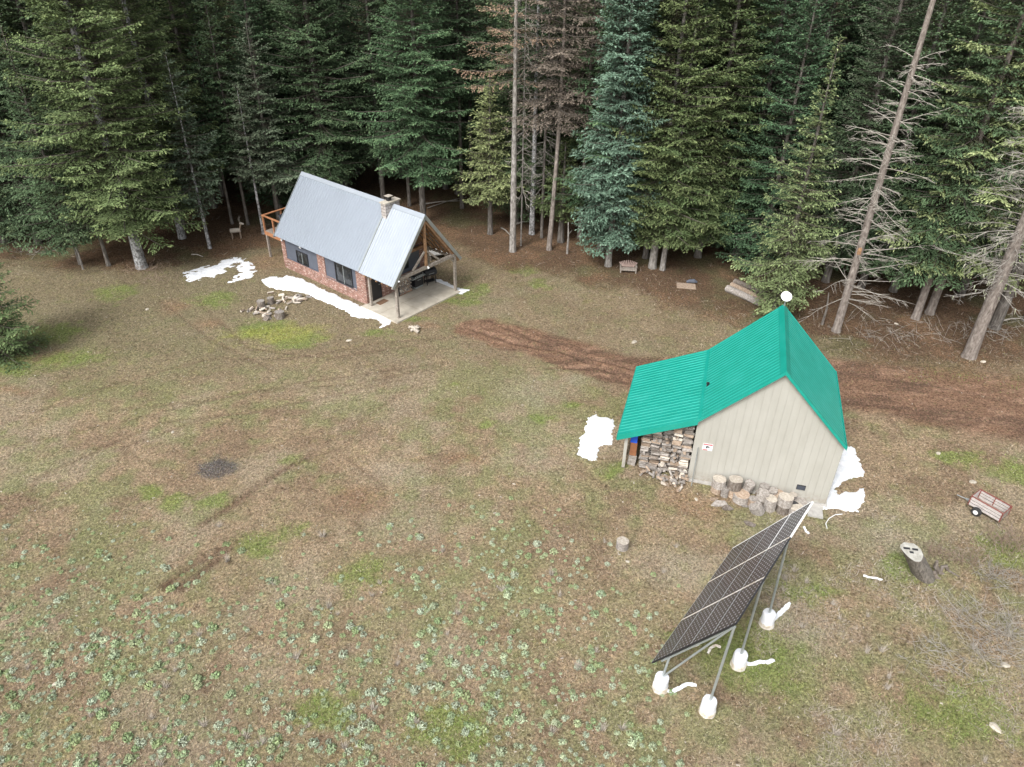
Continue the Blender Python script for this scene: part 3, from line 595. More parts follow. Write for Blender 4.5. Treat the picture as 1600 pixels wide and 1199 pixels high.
# blue bin and brown box at lean-to
g = MB().box((0, 0, .28), (.3, .4, .56)); o = g.build('blue_crate', BLUE, loc=sl_(-2.6, .45, 1.32)); o.rotation_euler = (0, 0, SYAW); tag(o, 'blue plastic crate high at the left end of the lean-to', 'crate')
m = MB(); m.box((0, 0, .37), (.3, .45, .74)); m.box((0, -.235, .6), (.32, .02, .05)); m.box((0, -.235, .2), (.32, .02, .05)); o = m.build('wooden_crate', RUST, loc=sl_(-2.58, .48, .58)); o.rotation_euler = (0, 0, SYAW); tag(o, 'rust-brown crate under the blue one in the lean-to', 'crate')
m = MB()
for i in range(3): m.box((0, 0, .1+i*.19), (.36, .4, .17), Matrix.Rotation(.08*(i-1), 3, 'Z'))
o = m.build('block_pile', LOGG, loc=sl_(-2.58, .45, 0)); o.rotation_euler = (0, 0, SYAW); tag(o, 'grey blocks stacked beneath the crates by the lean-to post', 'block')

# ------------------------------------------------------------------ firewood
rnd = random.Random(5)
def split_mesh(seed, mats):
    r = random.Random(seed); m = MB(); n = r.choice((3, 4, 4, 5)); L2 = .2*r.uniform(.85, 1.05); pts = []
    a0 = r.uniform(0, 6.28)
    for k in range(n):
        a = a0+2*PI*k/n+r.uniform(-.3, .3); q = r.uniform(.055, .095); pts.append((math.cos(a)*q, math.sin(a)*q))
    v = [(-L2+r.uniform(-.01, .01), y, z) for y, z in pts]+[(L2+r.uniform(-.01, .01), y*r.uniform(.85, 1.1), z*r.uniform(.85, 1.1)) for y, z in pts]
    m.add(v, [(i, (i+1) % n, (i+1) % n+n, i+n) for i in range(n)], 0)
    m.f[0:0] = []; m.m = [0 if i != 1 else 1 for i in range(len(m.f))]
    m.add(v, [tuple(range(n-1, -1, -1)), tuple(range(n, 2*n))], 2)
    o = m.build('split_log', mats); bpy.data.objects.remove(o, do_unlink=False) if False else None
    return o
FRESH = simple('fresh_split_wood', [(.3, (.42, .37, .30)), (.7, (.68, .62, .54))], (9, 9, 9), 1.3, .9, .4, .01, rand=.15)
PROTO = []
for i in range(14):
    mt = [[LOGC, LOGBARK, LOGC], [LOGG, LOGBARK, LOGG], [LOGG, LOGG, LOGC], [FRESH, LOGC, FRESH], [LOGG, LOGC, LOGG]][i % 5]
    PROTO.append(split_mesh(i, mt))
used = set()
def put_log(i, loc, rot, label, group, sc=(1, 1, 1), cat='firewood'):
    o = PROTO[i]
    if i in used: o = o.copy(); COL.objects.link(o)
    used.add(i); o.location = loc; o.rotation_euler = rot; o.scale = sc; tag(o, label, cat, group)
G1 = 'split logs stacked in the lean-to'; LB1 = 'split log in the tall stack under the green lean-to roof'
def leanz(x): return SZL+(SZL-LZ)/3.31*x
for c in range(5):
    x0 = -.28-c*.44; z = .1; 
    while z < leanz(x0)-.42:
        i = rnd.choice((0, 1, 2, 4, 5, 6, 7, 9, 10, 11, 12)) if rnd.random() < .85 else rnd.choice((3, 8, 13))
        yy = .22+rnd.uniform(-.05, .05); a = rnd.uniform(-.16, .16); sc = rnd.uniform(.9, 1.2)
        put_log(i, sl_(x0+rnd.uniform(-.05, .05), yy, z), (rnd.uniform(0, 6.28), rnd.uniform(-.08, .08), SYAW+a+(PI if rnd.random() < .5 else 0)+(PI/2 if rnd.random() < .1 else 0)), LB1, G1, (rnd.uniform(.9, 1.1), sc, sc))
        z += .112*rnd.uniform(.85, 1.1)
# filling course behind the front columns
m = MB()
for c in range(5):
    x0 = -.28-c*.44; h = leanz(x0)-.55; k = 0
    z = .08
    while z < h: m.box((x0+rnd.uniform(-.03, .03), .62+rnd.uniform(-.05, .05), z), (.4, .4, .1), Matrix.Rotation(rnd.uniform(-.2, .2), 3, 'X'), 0, .02, rnd); z += .115
o = m.build('firewood_stack', LOGG); o.location = (SX, SY, 0); o.rotation_euler = (0, 0, SYAW); tag(o, 'shadowed inner rows of split wood behind the front stack', 'firewood', None)
G2 = 'split logs spilled at the foot of the stack'; LB2 = 'split log in the pile spilled before the lean-to stack'
for k in range(52):
    x = -.1-abs(rnd.gauss(0, .75)); x = max(x, -2.2); y = -.05-rnd.random()**1.3*(.95+.35*x if x > -1.6 else .3); 
    z = max(.06, (.55+.15*x)*(1+y*1.1))*rnd.uniform(.15, 1)
    z = max(.07, z)
    put_log(rnd.randrange(14), sl_(x, y, z), (rnd.uniform(0, 6), rnd.uniform(-.45, .45), rnd.uniform(0, 6.28)), LB2, G2, (rnd.uniform(.7, 1),)*3)
G3 = 'split logs scattered in front of the cabin'
for cx, cy, n, sx, sy, lb in ((460, 470, 34, 30, 9, 'split log in the right-hand scatter beyond the snow at the cabin'), (412, 490, 26, 24, 9, 'split log in the left-hand scatter of wood before the cabin')):
    for k in range(n):
        px = cx+max(-1.6, min(1.6, rnd.gauss(0, .55)))*sx; py = cy+max(-1.5, min(1.5, rnd.gauss(0, .5)))*sy-(px-cx)*.12*0; g = gp(px, py)
        q = 1-min(1, math.hypot((px-cx)/sx, (py-cy)/sy)); 
        put_log(rnd.choice((3, 8, 13, 1, 2, 6, 3, 4, 13, 3, 8)), (g.x, g.y, gz(g.x, g.y)+.07+q*.16*rnd.random()), (rnd.uniform(0, 6), rnd.uniform(-.3, .3), rnd.uniform(0, 6.28)), lb, G3)
g = gp(423, 459); put_log(3, (g.x, g.y, .07), (0, 0, .45), 'single pale log apart from the scatters nearest the snow', G3)
for k in range(62):
    c = k % 8; r_ = k//8; y = 2.13+c*.135+(.06 if r_ % 2 else 0); z = .2+r_*.125
    if y > 3.1 or z > 1.2-abs(y-2.6)*.35: continue
    m_ = rnd.randrange(14)
    put_log(m_, cl(.62+rnd.uniform(-.02, .03), y, z), (rnd.uniform(0, 6), 0, CYAW+rnd.uniform(-.06, .06)), 'split log in the tidy stack on the porch', 'split logs racked on the porch', (.9, .95, .95))
# upright rounds
def round_log(loc, r, h, label, group, seed, tilt=(0, 0), side=LOGBARK, topm=LOGW, name='log_round'):
    q = random.Random(seed); m = MB(); n = 16
    ph = q.uniform(0, 6); rr = [1+.06*math.sin(2*PI*j/n*2+ph)+q.uniform(-.04, .04) for j in range(n)]
    for k in range(4):
        z = h*k/3
        for j in range(n): a = 2*PI*j/n; m.v.append((r*rr[j]*math.cos(a)*(1+.03*(k == 0)), r*rr[j]*math.sin(a)*(1+.03*(k == 0)), z+(q.uniform(-.012, .012) if k == 3 else 0)))
    for k in range(3):
        for j in range(n): m.f.append((k*n+j, k*n+(j+1) % n, (k+1)*n+(j+1) % n, (k+1)*n+j)); m.m.append(0)
    m.v.append((0, 0, h)); c = len(m.v)-1
    for j in range(n): m.f.append((3*n+j, 3*n+(j+1) % n, c)); m.m.append(1)
    m.f.append(tuple(range(n-1, -1, -1))); m.m.append(1)
    o = m.build(name, [side, topm], loc=loc); o.rotation_euler = (tilt[0], tilt[1], q.uniform(0, 6)); return tag(o, label, 'log', group)
def z8(x, y): return 1060+x/6.154, 700+y/6.154
RG = 'log rounds heaped against the shed wall'
RL = [(365, 432, .24, .34, 0, 'orange-brown round at the left end under a bigger grey round', LOGC, LOGC, 0), (372, 440, .26, .42, .34, 'wide grey round set on top at the left end', LOGG, LOGW, 0), (440, 478, .16, .42, 0, 'slim round standing before the two left-hand stacks', LOGG, LOGG, 0),
      (520, 465, .26, .42, 0, 'lower round of the second stack from the left', LOGC, LOGC, 0), (520, 470, .27, .5, .42, 'shaggy-barked round topping the second stack from the left', LOGBARK, LOGW, 0), (645, 425, .2, .34, 0, 'low round beneath the tilted grey slab piece', LOGBARK, LOGC, 0), (648, 430, .2, .42, .34, 'smooth grey split round leaning on the wall third from left', LOGG, LOGG, .2),
      (595, 528, .31, .42, 0, 'broad cracked round in front with torn pale rim', LOGG, LOGC, 0), (800, 440, .25, .34, 0, 'round under the small dark one at the middle of the heap', LOGC, LOGG, 0), (803, 440, .19, .38, .34, 'small dark round highest at the middle of the heap', LOGG, LOGG, 0),
      (705, 575, .18, .42, 0, 'brown round at the left of the middle cluster', LOGC, LOGG, 0), (785, 560, .2, .34, 0, 'round hidden low in the middle cluster', LOGBARK, LOGG, 0), (785, 562, .22, .4, .34, 'pale grey round perched at the front of the middle cluster', LOGG, LOGG, .1), (880, 520, .2, .6, 0, 'tall narrow round behind the middle cluster', LOGG, LOGG, 0),
      (868, 605, .23, .62, 0, 'tall grey round with frayed top in the middle cluster', LOGG, LOGW, 0), (938, 450, .26, .48, 0, 'reddish-topped round against the wall right of the middle', LOGBARK, LOGC, 0), (1000, 625, .27, .42, 0, 'lower round of the right-hand front stack', LOGBARK, LOGC, 0), (1000, 628, .27, .42, .42, 'splintery-topped round on the right-hand front stack', LOGG, LOGW, 0),
      (772, 640, .25, .42, 0, 'pale tilted round fallen forward at the front', LOGG, LOGG, .5), (1085, 500, .14, .5, 0, 'thin pale round against the wall near the black vent', LOGG, LOGW, 0), (1115, 640, .3, .36, 0, 'hollow-looking round partly behind the solar panel tip', LOGG, LOGW, 0), (1150, 560, .3, .3, 0, 'flat wide grey round beside the concrete pad', LOGG, LOGG, .1)]
for k, (x, y, r, h, z0, lb, sm, tm, ti) in enumerate(RL):
    px, py = z8(x, y); g = gp(px, py-4); q = Matrix.Translation((0, 0, 0)); l = SM.inverted() @ g
    if l.y > -r-.04: l.y = -r-.04
    g = SM @ l; round_log((g.x, g.y, gz(g.x, g.y)-.02+z0), r*1.1, h, lb, RG, 40+k, (ti, ti*.3), sm, tm)
m = MB(); m.tube([(0, 0, -.01), (0, 0, .16)], .3, 22); m.v = m.v; g = gp(*z8(1085, 590)); o = m.build('old_tyre', RUBBER, loc=(g.x, g.y, .1)); o.rotation_euler = (.9, .1, 0); tag(o, 'black tyre among the rounds near the concrete pad', 'tyre')
q = random.Random(3)
for k, (x, y, s) in enumerate(((400, 540, .42), (470, 580, .3), (340, 500, .2), (640, 560, .2), (690, 740, .3))):
    m = MB(); n = 9; v = [(s*math.cos(2*PI*j/n)*q.uniform(.6, 1.1), .55*s*math.sin(2*PI*j/n)*q.uniform(.6, 1.1)) for j in range(n)]
    m.add([(a, b, q.uniform(.0, .03)) for a, b in v]+[(a, b, q.uniform(.05, .09)) for a, b in v], [tuple(range(n, 2*n)), tuple(range(n-1, -1, -1))]+[(j, (j+1) % n, (j+1) % n+n, j+n) for j in range(n)])
    g = gp(*z8(x, y)); o = m.build('bark_slab', [LOGG, LOGBARK, LOGC][k % 3], loc=(g.x, g.y, gz(g.x, g.y))); o.rotation_euler = (0, 0, q.uniform(-.5, .2)); tag(o, ['large flat bark slab left of the rounds by the shed', 'brown bark piece beside the largest slab', 'small bark piece under the leftmost round', 'bark flake beneath the broad cracked round', 'bark scrap in front of the round heap'][k], 'bark', 'bark slabs by the shed')
for k, (px, py, r, h, lb) in enumerate(((409, 481, .26, .5, 'dark upright round at the left of the cabin wood scatter'), (424, 474, .22, .42, 'mossy grey upright round between the wood scatters'), (438, 497, .3, .42, 'wide upright chopping round in front of the scatters'), (420, 500, .2, .3, 'small round lying at the bottom of the left scatter'))):
    g = gp(px, py); round_log((g.x, g.y, gz(g.x, g.y)-.02), r, h, lb, 'upright rounds near the cabin', 80+k, (1.2 if k == 3 else 0, .1), LOGBARK, LOGG)
g = gp(972, 855); round_log((g.x, g.y, gz(g.x, g.y)-.04), .24, .42, 'short pale-topped tree stump alone in the open field', None, 91, side=LOGG, topm=LOGW, name='tree_stump')
m = MB(); n = 14
for k in range(2): pass
g = gp(972, 862)

# tall cut stump with notches
g = gp(1445, 899); st = empty('notched_stump', (g.x, g.y, gz(g.x, g.y)-.05), 0, 'tall weathered stump with slanted sawn top and dark notches', 'stump')
m = MB(); n = 20; q = random.Random(9)
cutn = Vector((.05, -.34, .94)).normalized(); cz = 1.3; LN = (gp(1427, 861, 1.3)-gp(1446, 899))*(1/1.3); LN.z = 0
rr = [.37*(1+.08*math.sin(3*2*PI*j/n)+q.uniform(-.05, .05)) for j in range(n)]
for k in range(6):
    for j in range(n):
        a = 2*PI*j/n; f_ = 1+.22*(1-k/5)**2; x = rr[j]*math.cos(a)*f_; y = rr[j]*math.sin(a)*f_
        zt = cz-(cutn.x*x+cutn.y*y)/cutn.z*(k/5)
        m.v.append((x+LN.x*zt*k/5, y+LN.y*zt*k/5, zt*k/5))
for k in range(5):
    for j in range(n): m.f.append((k*n+j, k*n+(j+1) % n, (k+1)*n+(j+1) % n, (k+1)*n+j)); m.m.append(0)
m.f.append(tuple(5*n+j for j in range(n))); m.m.append(1)
m.build('trunk', [simple('dark_stump_bark', [(.3, (.07, .06, .05)), (.5, (.15, .13, .11)), (.7, (.26, .24, .2))], (12, 12, 2.5), 1.4, .95, 1, .03), simple('weathered_cut', [(.3, (.24, .23, .2)), (.7, (.42, .41, .37))], (5, 5, 5), 1.4, .9, .4, .01)], st)
def oncut(x, y, h=.0):
    z = cz-(cutn.x*x+cutn.y*y)/cutn.z; z += 0
    n_ = (Vector((1, 0, -cutn.x/cutn.z))+Vector((LN.x, LN.y, 0))*(-cutn.x/cutn.z)).cross(Vector((0, 1, -cutn.y/cutn.z))+Vector((LN.x, LN.y, 0))*(-cutn.y/cutn.z)).normalized()
    return Vector((x+LN.x*z, y+LN.y*z, z))+n_*h
for x, y, sx in ((-.15, .12, .24), (.15, .09, .21), (-.05, -.03, .14)):
    m = MB(); M3 = cutn.to_track_quat('Z', 'Y').to_matrix(); n_ = oncut(x, y, 1)-oncut(x, y, 0); M3 = n_.to_track_quat('Z', 'Y').to_matrix(); m.bar(oncut(x-sx/2, y, .003), oncut(x+sx/2, y-.015, .003), .08, .02, n_); m.build('notch', BLACK, st)
m = MB(); m.tube([(.28, .08, .75), (.36, .1, .4), (.55, .12, .12), (.85, .05, -.05)], [.05, .1, .1, .05], 8, jit=.15, rnd=q); m.build('root', LOGBARK, st)
m = MB(); m.tube([(.22, -.1, .35), (.36, -.16, .1), (.6, -.2, -.05)], [.06, .08, .04], 8); m.build('root', LOGBARK, st)
for k, (px, py, r) in enumerate(((1482, 893, .2),)):
    g = gp(px, py); m = MB(); m.tube([(0, 0, 0), (-.1, .1, .18), (-.22, .12, .1), (-.3, .0, .0)], [.06, .09, .07, .05], 8, jit=.2, rnd=q); m.tube([(0, 0, .02), (.3, -.3, .0)], [.05, .03], 6)
    tag(m.build('exposed_root', LOGBARK, loc=(g.x, g.y, gz(g.x, g.y))), 'twisted grey root knuckle right of the notched stump', 'root')

# logs at the forest edge
for k, (a, b, r, lb, mt) in enumerate((((1135, 455), (1186, 478), .24, 'front grey log of the three by the forest edge', LOGG), ((1142, 449), (1198, 476), .2, 'middle brown log of the three by the forest edge', LOGC), ((1147, 444), (1206, 470), .22, 'rear log of the three, half under the spruce boughs', LOGBARK))):
    A = gp(*a); B = gp(*b); m = MB(); Lg = (B-A).length; m.tube([(0, 0, 0), (Lg*.3, .02, .01), (Lg*.7, -.02, .01), (Lg, 0, 0)], [r, r*.98, r*.95, r*.92], 14, 0, True, .05, q, 1)
    o = m.build('log', [mt, LOGW], loc=(A.x, A.y, r*.85)); o.rotation_euler = (0, 0, math.atan2(B.y-A.y, B.x-A.x)); tag(o, lb, 'log', 'long logs by the forest edge')

# fan-backed bench
g = gp(981, 425); b = empty('garden_bench', (g.x, g.y, gz(g.x, g.y)), R(-4), 'weathered fan-backed garden bench under the forest edge', 'bench')
b.scale = (.92, .92, .72)
m = MB()
for k in range(5): m.box((0, -.22+k*.11, .4-.015*k), (1.15, .095, .025))
m.build('seat', WOODG, b)
for k in range(11):
    a = (k-5)/5*.62; h = .62-.16*abs(k-5)/5
    MB().bar((.09*(k-5)*.9, .26, .4), (.09*(k-5)*.9+math.sin(a)*h, .4, .4+math.cos(a)*h), .085, .02, (0, -1, .2)).build('back_slat', simple('slat%d' % k, [(.3, (.25, .17, .14)), (.7, (.4, .3, .26))], (5, 5, 5), 1) if k == 0 else bpy.data.materials['slat0'], b)
for s in (-1, 1):
    MB().box((s*.6, -.02, .62), (.11, .62, .025)).build('armrest', WOODG, b)
    MB().box((s*.57, -.26, .31), (.09, .04, .62)).build('leg', WOODG, b); MB().box((s*.57, .24, .31), (.09, .04, .62)).build('leg', WOODG, b)
MB().box((0, -.285, .33), (1.15, .025, .12)).build('front_rail', WOODG, b)

# plywood sheet with dark bag, board behind cabin
g = gp(1072, 448); o = MB().box((0, 0, .04), (1.25, .8, .05)).build('plywood_board', LOGC, loc=(g.x, g.y, gz(g.x, g.y))); o.rotation_euler = (0, 0, -.15); tag(o, 'tan board lying flat right of the garden bench', 'board')
m = MB(); m.tube([(-.3, 0, .1), (-.1, .02, .16), (.2, 0, .18), (.42, 0, .1)], [.08, .14, .15, .06], 10, jit=.2, rnd=q); g2 = gp(1079, 444); tag(m.build('dark_bag', SLATE, loc=(g2.x, g2.y, .05)), 'dark crumpled bag lying on the tan board', 'bag')
g = gp(684, 402); t = empty('low_table', (g.x, g.y, gz(g.x, g.y)), .3, 'pale low wooden table seen through the porch truss', 'table')
MB().box((0, 0, .45), (1.5, 1.1, .06)).build('tabletop', CONCG, t)
for sx in (-.6, .6):
    for sy in (-.42, .42): MB().box((sx, sy, .21), (.08, .08, .42)).build('leg', WOODG, t)

# log deer ornament and torn stump
g = gp(371, 373); t = empty('log_deer_ornament', (g.x, g.y, gz(g.x, g.y)), R(10), 'pale log-built deer ornament standing at the left forest edge', 'ornament')
MB().tube([(-.4, 0, .62), (.35, 0, .66)], .17, 10).build('body', LOGW, t)
for x, y in ((-.32, -.09), (-.32, .09), (.28, -.09), (.28, .09)): MB().tube([(x, y*.8, .58), (x, y*1.5, 0)], .035, 6).build('leg', LOGC, t)
MB().tube([(.3, 0, .72), (.45, 0, 1.15)], .06, 8).build('neck', LOGC, t); MB().tube([(.36, 0, 1.2), (.66, 0, 1.1)], [.09, .07], 8).build('head', LOGW, t)
m = MB()
for s in (-1, 1): m.tube([(.42, s*.04, 1.25), (.35, s*.2, 1.5), (.4, s*.28, 1.7)], [.015, .012, .008], 5); m.tube([(.35, s*.2, 1.5), (.5, s*.25, 1.6)], [.012, .008], 5)
m.build('antler', TWIG, t)
g = gp(648, 516); m = MB()
for k in range(7):
    a = k*1.1+q.random(); m.tube([(q.gauss(0, .12), q.gauss(0, .1), .05), (.18*math.cos(a), .15*math.sin(a), .12+.2*q.random()), ((.25+.25*q.random())*math.cos(a), .3*math.sin(a), .1+.3*q.random())], [.12, .09, .02], 5, jit=.3, rnd=q)
tag(m.build('torn_root', LOGW, loc=(g.x, g.y, gz(g.x, g.y))), 'pale torn root ball lying in front of the porch', 'root')

# trailer
A = gp(1516, 800); B = gp(1542, 815)
g = gp(1540, 803); yaw = math.atan2((B-A).y, (B-A).x)
t = empty('garden_trailer', (g.x, g.y, gz(g.x, g.y)), yaw, 'small garden trailer with weathered plank sides and red rails', 'trailer')
t.scale = (.87, .87, .87)
TL, TW, TH, TB = 1.45, .86, .46, .26
MB().box((0, 0, TB+.02), (TL, TW, .04)).build('floor', WOODG, t)
for s in (-1, 1):
    m = MB()
    for k in range(3): m.box((0, s*(TW/2+.012), TB+.1+k*.165), (TL-.02, .022, .12))
    m.build('side_boards', PLANK, t)
    for x in (-TL/2+.02, 0, TL/2-.02): MB().box((x, s*(TW/2-.02), TB+.27), (.04, .035, .52)).build('stake', REDP, t)
    MB().box((0, s*(TW/2-.005), TB+.54), (TL+.02, .06, .025)).build('side_rail', REDP, t)
for s in (-1, 1):
    m = MB()
    for k in range(3): m.box((s*(TL/2+.012), 0, TB+.1+k*.165), (.022, TW-.02, .15))
    m.build('end_boards', WOODG if s > 0 else PLANK, t); MB().box((s*(TL/2+.03), 0, TB+.54), (.03, TW+.05, .04)).build('end_rail', REDP, t)
    for y in (-TW/2-.01, TW/2+.01): MB().box((s*(TL/2+.03), y, TB+.27), (.035, .04, .55)).build('corner_post', REDP, t)
MB().box((0, 0, TB-.03), (TL, .5, .05)).build('chassis', REDP, t)
MB().tube([(-.25, -.6, .22), (-.25, .6, .22)], .025, 8).build('axle', BLACK, t)
for s in (-1, 1):
    y = s*(TW/2+.15); m = MB(); m.tube([(-.25, y-.09, .22), (-.25, y-.07, .22), (-.25, y+.07, .22), (-.25, y+.09, .22)], [.17, .225, .225, .17], 20); wh = m.build('wheel', RUBBER, t)
    MB().tube([(-.25, y-.1, .22), (-.25, y+.1, .22)], .115, 14).build('rim', WHITE, wh)
m = MB(); m.tube([(-TL/2, 0, .22), (-TL/2-.75, 0, .12)], .025, 8); m.tube([(-TL/2, -.2, .22), (-TL/2-.4, 0, .17)], .018, 6); m.tube([(-TL/2, .2, .22), (-TL/2-.4, 0, .17)], .018, 6); m.build('drawbar', STEEL, t)

# ------------------------------------------------------------------ solar array
AX, AY, AZ, AYAW, ATILT, AL, AW = 4.794, 15.296, .783, .9232, 1.033, 6.52, 4.353
arr = empty('solar_array', (AX, AY, 0), AYAW, 'tilted twelve-panel solar array on steel legs in white wrapped footings', 'solar array')
# local frame: x along the array, -y towards the high side, tilt up
sv = Vector((0, -math.cos(ATILT), math.sin(ATILT))); nv = Vector((0, math.sin(ATILT), math.cos(ATILT)))
def ap(x, s, h=0): return Vector((x, 0, AZ))+sv*s+nv*h
pw, ph = AL/3, AW/4
for i in range(3):
    for j in range(4):
        p = MB(); c = ap((i+.5)*pw, (j+.5)*ph, 0)
        o = p.box((0, 0, 0), (pw-.03, ph-.02, .04)).build('solar_panel', [BLACK], arr)
        o.location = c; o.rotation_euler = (-ATILT, 0, 0)
        # cells proud of the frame
        e = MB(); e.add([(-pw/2+.025, -ph/2+.018, .024), (pw/2-.025, -ph/2+.018, .024), (pw/2-.025, ph/2-.018, .024), (-pw/2+.025, ph/2-.018, .024), (-pw/2+.025, -ph/2+.018, .021), (pw/2-.025, -ph/2+.018, .021), (pw/2-.025, ph/2-.018, .021), (-pw/2+.025, ph/2-.018, .021)], [(0, 1, 2, 3), (7, 6, 5, 4), (0, 4, 5, 1), (1, 5, 6, 2), (2, 6, 7, 3), (3, 7, 4, 0)]); e.build('cells', PV, o)
for i in (1, 2): MB().bar(ap(i*pw, .0, .018), ap(i*pw, AW, .018), .042, .03, nv).build('clamp_strip', PLAST2, arr)
for j in (1, 2, 3): MB().bar(ap(0.01, j*ph, .018), ap(AL-.01, j*ph, .018), .014, .022, nv).build('row_strip', STEEL, arr)
MB().bar(ap(2*pw+.03, 3*ph, .019), ap(AL-.03, 3*ph, .019), .035, .03, nv).build('clamp_strip', WHITE, arr)
MB().bar(ap(AL, .0, 0), ap(AL, AW, 0), .03, .06, nv).build('end_trim', WHITE, arr)
MB().bar(ap(2*pw, AW, .0), ap(AL, AW, .0), .03, .06, nv).build('edge_trim', WHITE, arr); MB().bar(ap(.0, AW+.002, -.0), ap(2*pw, AW+.002, 0), .03, .05, nv).build('edge_trim', BLACK, arr)
MB().bar(ap(.0, 0, 0), ap(AL, 0, 0), .02, .05, nv).build('edge_trim', STEEL, arr); MB().bar(ap(-.01, 0, 0), ap(-.01, AW, 0), .025, .05, nv).build('end_trim', BLACK, arr)
for s in (.6, AW-.35): MB().bar(ap(.05, s, -.07), ap(AL-.05, s, -.07), .06, .08, nv).build('rail', STEEL, arr)
AM = Matrix.Translation((AX, AY, 0)) @ Matrix.Rotation(AYAW, 4, 'Z')
foot = {}
for i in range(4):
    x = [.12, 2.24, 4.4, 6.4][i]
    if i == 3: continue
    if i < 3: hi = AM.inverted() @ gp(*[(1104.5, 1113), (1153, 1040), (1197, 976)][i])
    else: hi = Vector((6.4, hi.y, 0))
    MB().bar(ap(x, AW-.25, -.12), ap(x, .3, -.12), .06, .06, nv).build('strut_channel', STEEL, arr)
    lo = AM.inverted() @ gp(1031, 1076) if i == 0 else Vector((x, -.5, 0))
    for nm, f_, top in (('high', Vector((hi.x, hi.y, 0)), ap(x, AW-.3, -.12)), ('low', Vector((lo.x, lo.y, 0)), ap(x, .75, -.12))):
        MB().tube([f_+Vector((0, 0, .45)), top], .042, 10).build('leg', STEEL, arr)
        q2 = random.Random(int(100*f_.x)+7); m = MB(); wp = AM @ f_; zb = gz(wp.x, wp.y)-.03
        m.tube([(f_.x, f_.y, zb), (f_.x, f_.y, .1), (f_.x, f_.y, .35), (f_.x, f_.y, .58), (f_.x, f_.y, .64), (f_.x, f_.y, .655)], [.245, .245, .24, .235, .22, .18], 18, 0, True, .03, q2)
        fo = m.build('footing', [PLAST], arr, smooth=True)
        m = MB(); m.tube([(f_.x, f_.y, zb-.01), (f_.x, f_.y, .06), (f_.x, f_.y, .17), (f_.x, f_.y, .22)], [.27, .265, .26, .25], 18, 0, True, .05, q2); m.build('footing_wrap', PLAST2, fo)
    foot[i] = (Vector((hi.x, hi.y, 0)), Vector((lo.x, lo.y, 0)))
h0, l0 = foot[0]
MB().tube([l0+Vector((.03, 0, .6)), ap(.12, AW-.45, -.12)], .035, 8).build('brace', STEEL, arr)
# torn plastic tails
def strip(name, pts, wd, label, mat=PLAST):
    m = MB(); q3 = random.Random(len(pts)*3+int(pts[0][0])); P = [gp(*p) for p in pts]; n = len(P)
    sub = []
    for i in range(n-1):
        for k in range(4): sub.append(P[i].lerp(P[i+1], k/4))
    sub.append(P[-1])
    for i, p in enumerate(sub):
        d = (sub[min(i+1, len(sub)-1)]-sub[max(i-1, 0)]).normalized(); s = Vector((-d.y, d.x, 0)); h = .05+gz(p.x, p.y)+q3.uniform(0, .04); w_ = wd*q3.uniform(.6, 1.1)*(.5 if i == len(sub)-1 else 1)
        m.v += [tuple(p+s*w_/2+Vector((0, 0, h))), tuple(p-s*w_/2+Vector((0, 0, h-.03*q3.random()))), tuple(p+s*w_/2+Vector((0, 0, h-.02))), tuple(p-s*w_/2+Vector((0, 0, h-.05)))]
        if i:
            a = 4*(i-1); b_ = 4*i; m.f += [(a, b_, b_+1, a+1), (a+2, a+3, b_+3, b_+2), (a, a+2, b_+2, b_), (a+1, b_+1, b_+3, a+3)]; m.m += [0]*4
    tag(m.build(name, mat), label, 'plastic strip')
strip('plastic_strip', [(1034, 1080), (1050, 1083), (1063, 1077), (1073, 1071), (1088, 1073)], .13, 'torn white strip trailing from the lowest left footing')
strip('plastic_strip', [(1163, 1036), (1172, 1040), (1188, 1036), (1198, 1037), (1210, 1034)], .14, 'torn white strip trailing from the middle high-side footing')
strip('plastic_strip', [(1204, 974), (1215, 963), (1226, 953), (1234, 944)], .17, 'bright white strip running back from the rearmost footing')
strip('plastic_strip', [(1106, 1022), (1110, 1014), (1118, 1010), (1126, 1013)], .09, 'stained pale strip curled on grass under the array', PLAST2)
strip('white_pipe', [(1348, 902), (1363, 905), (1378, 908)], .07, 'short white pipe lying in grass left of the notched stump', WHITE)
strip('plastic_strip', [(1255, 824), (1259, 832), (1264, 836)], .08, 'small white scrap on bare ground near the panel tip')

# hose
m = MB(); P = [gp(*p) for p in ((1316, 804), (1305, 805), (1295, 811), (1290, 819), (1292, 827))]; m.tube([p+Vector((0, 0, .04+gz(p.x, p.y))) for p in P], .017, 6); tag(m.build('hose', WHITE), 'pale curved hose on the grass beside the concrete pad', 'hose')

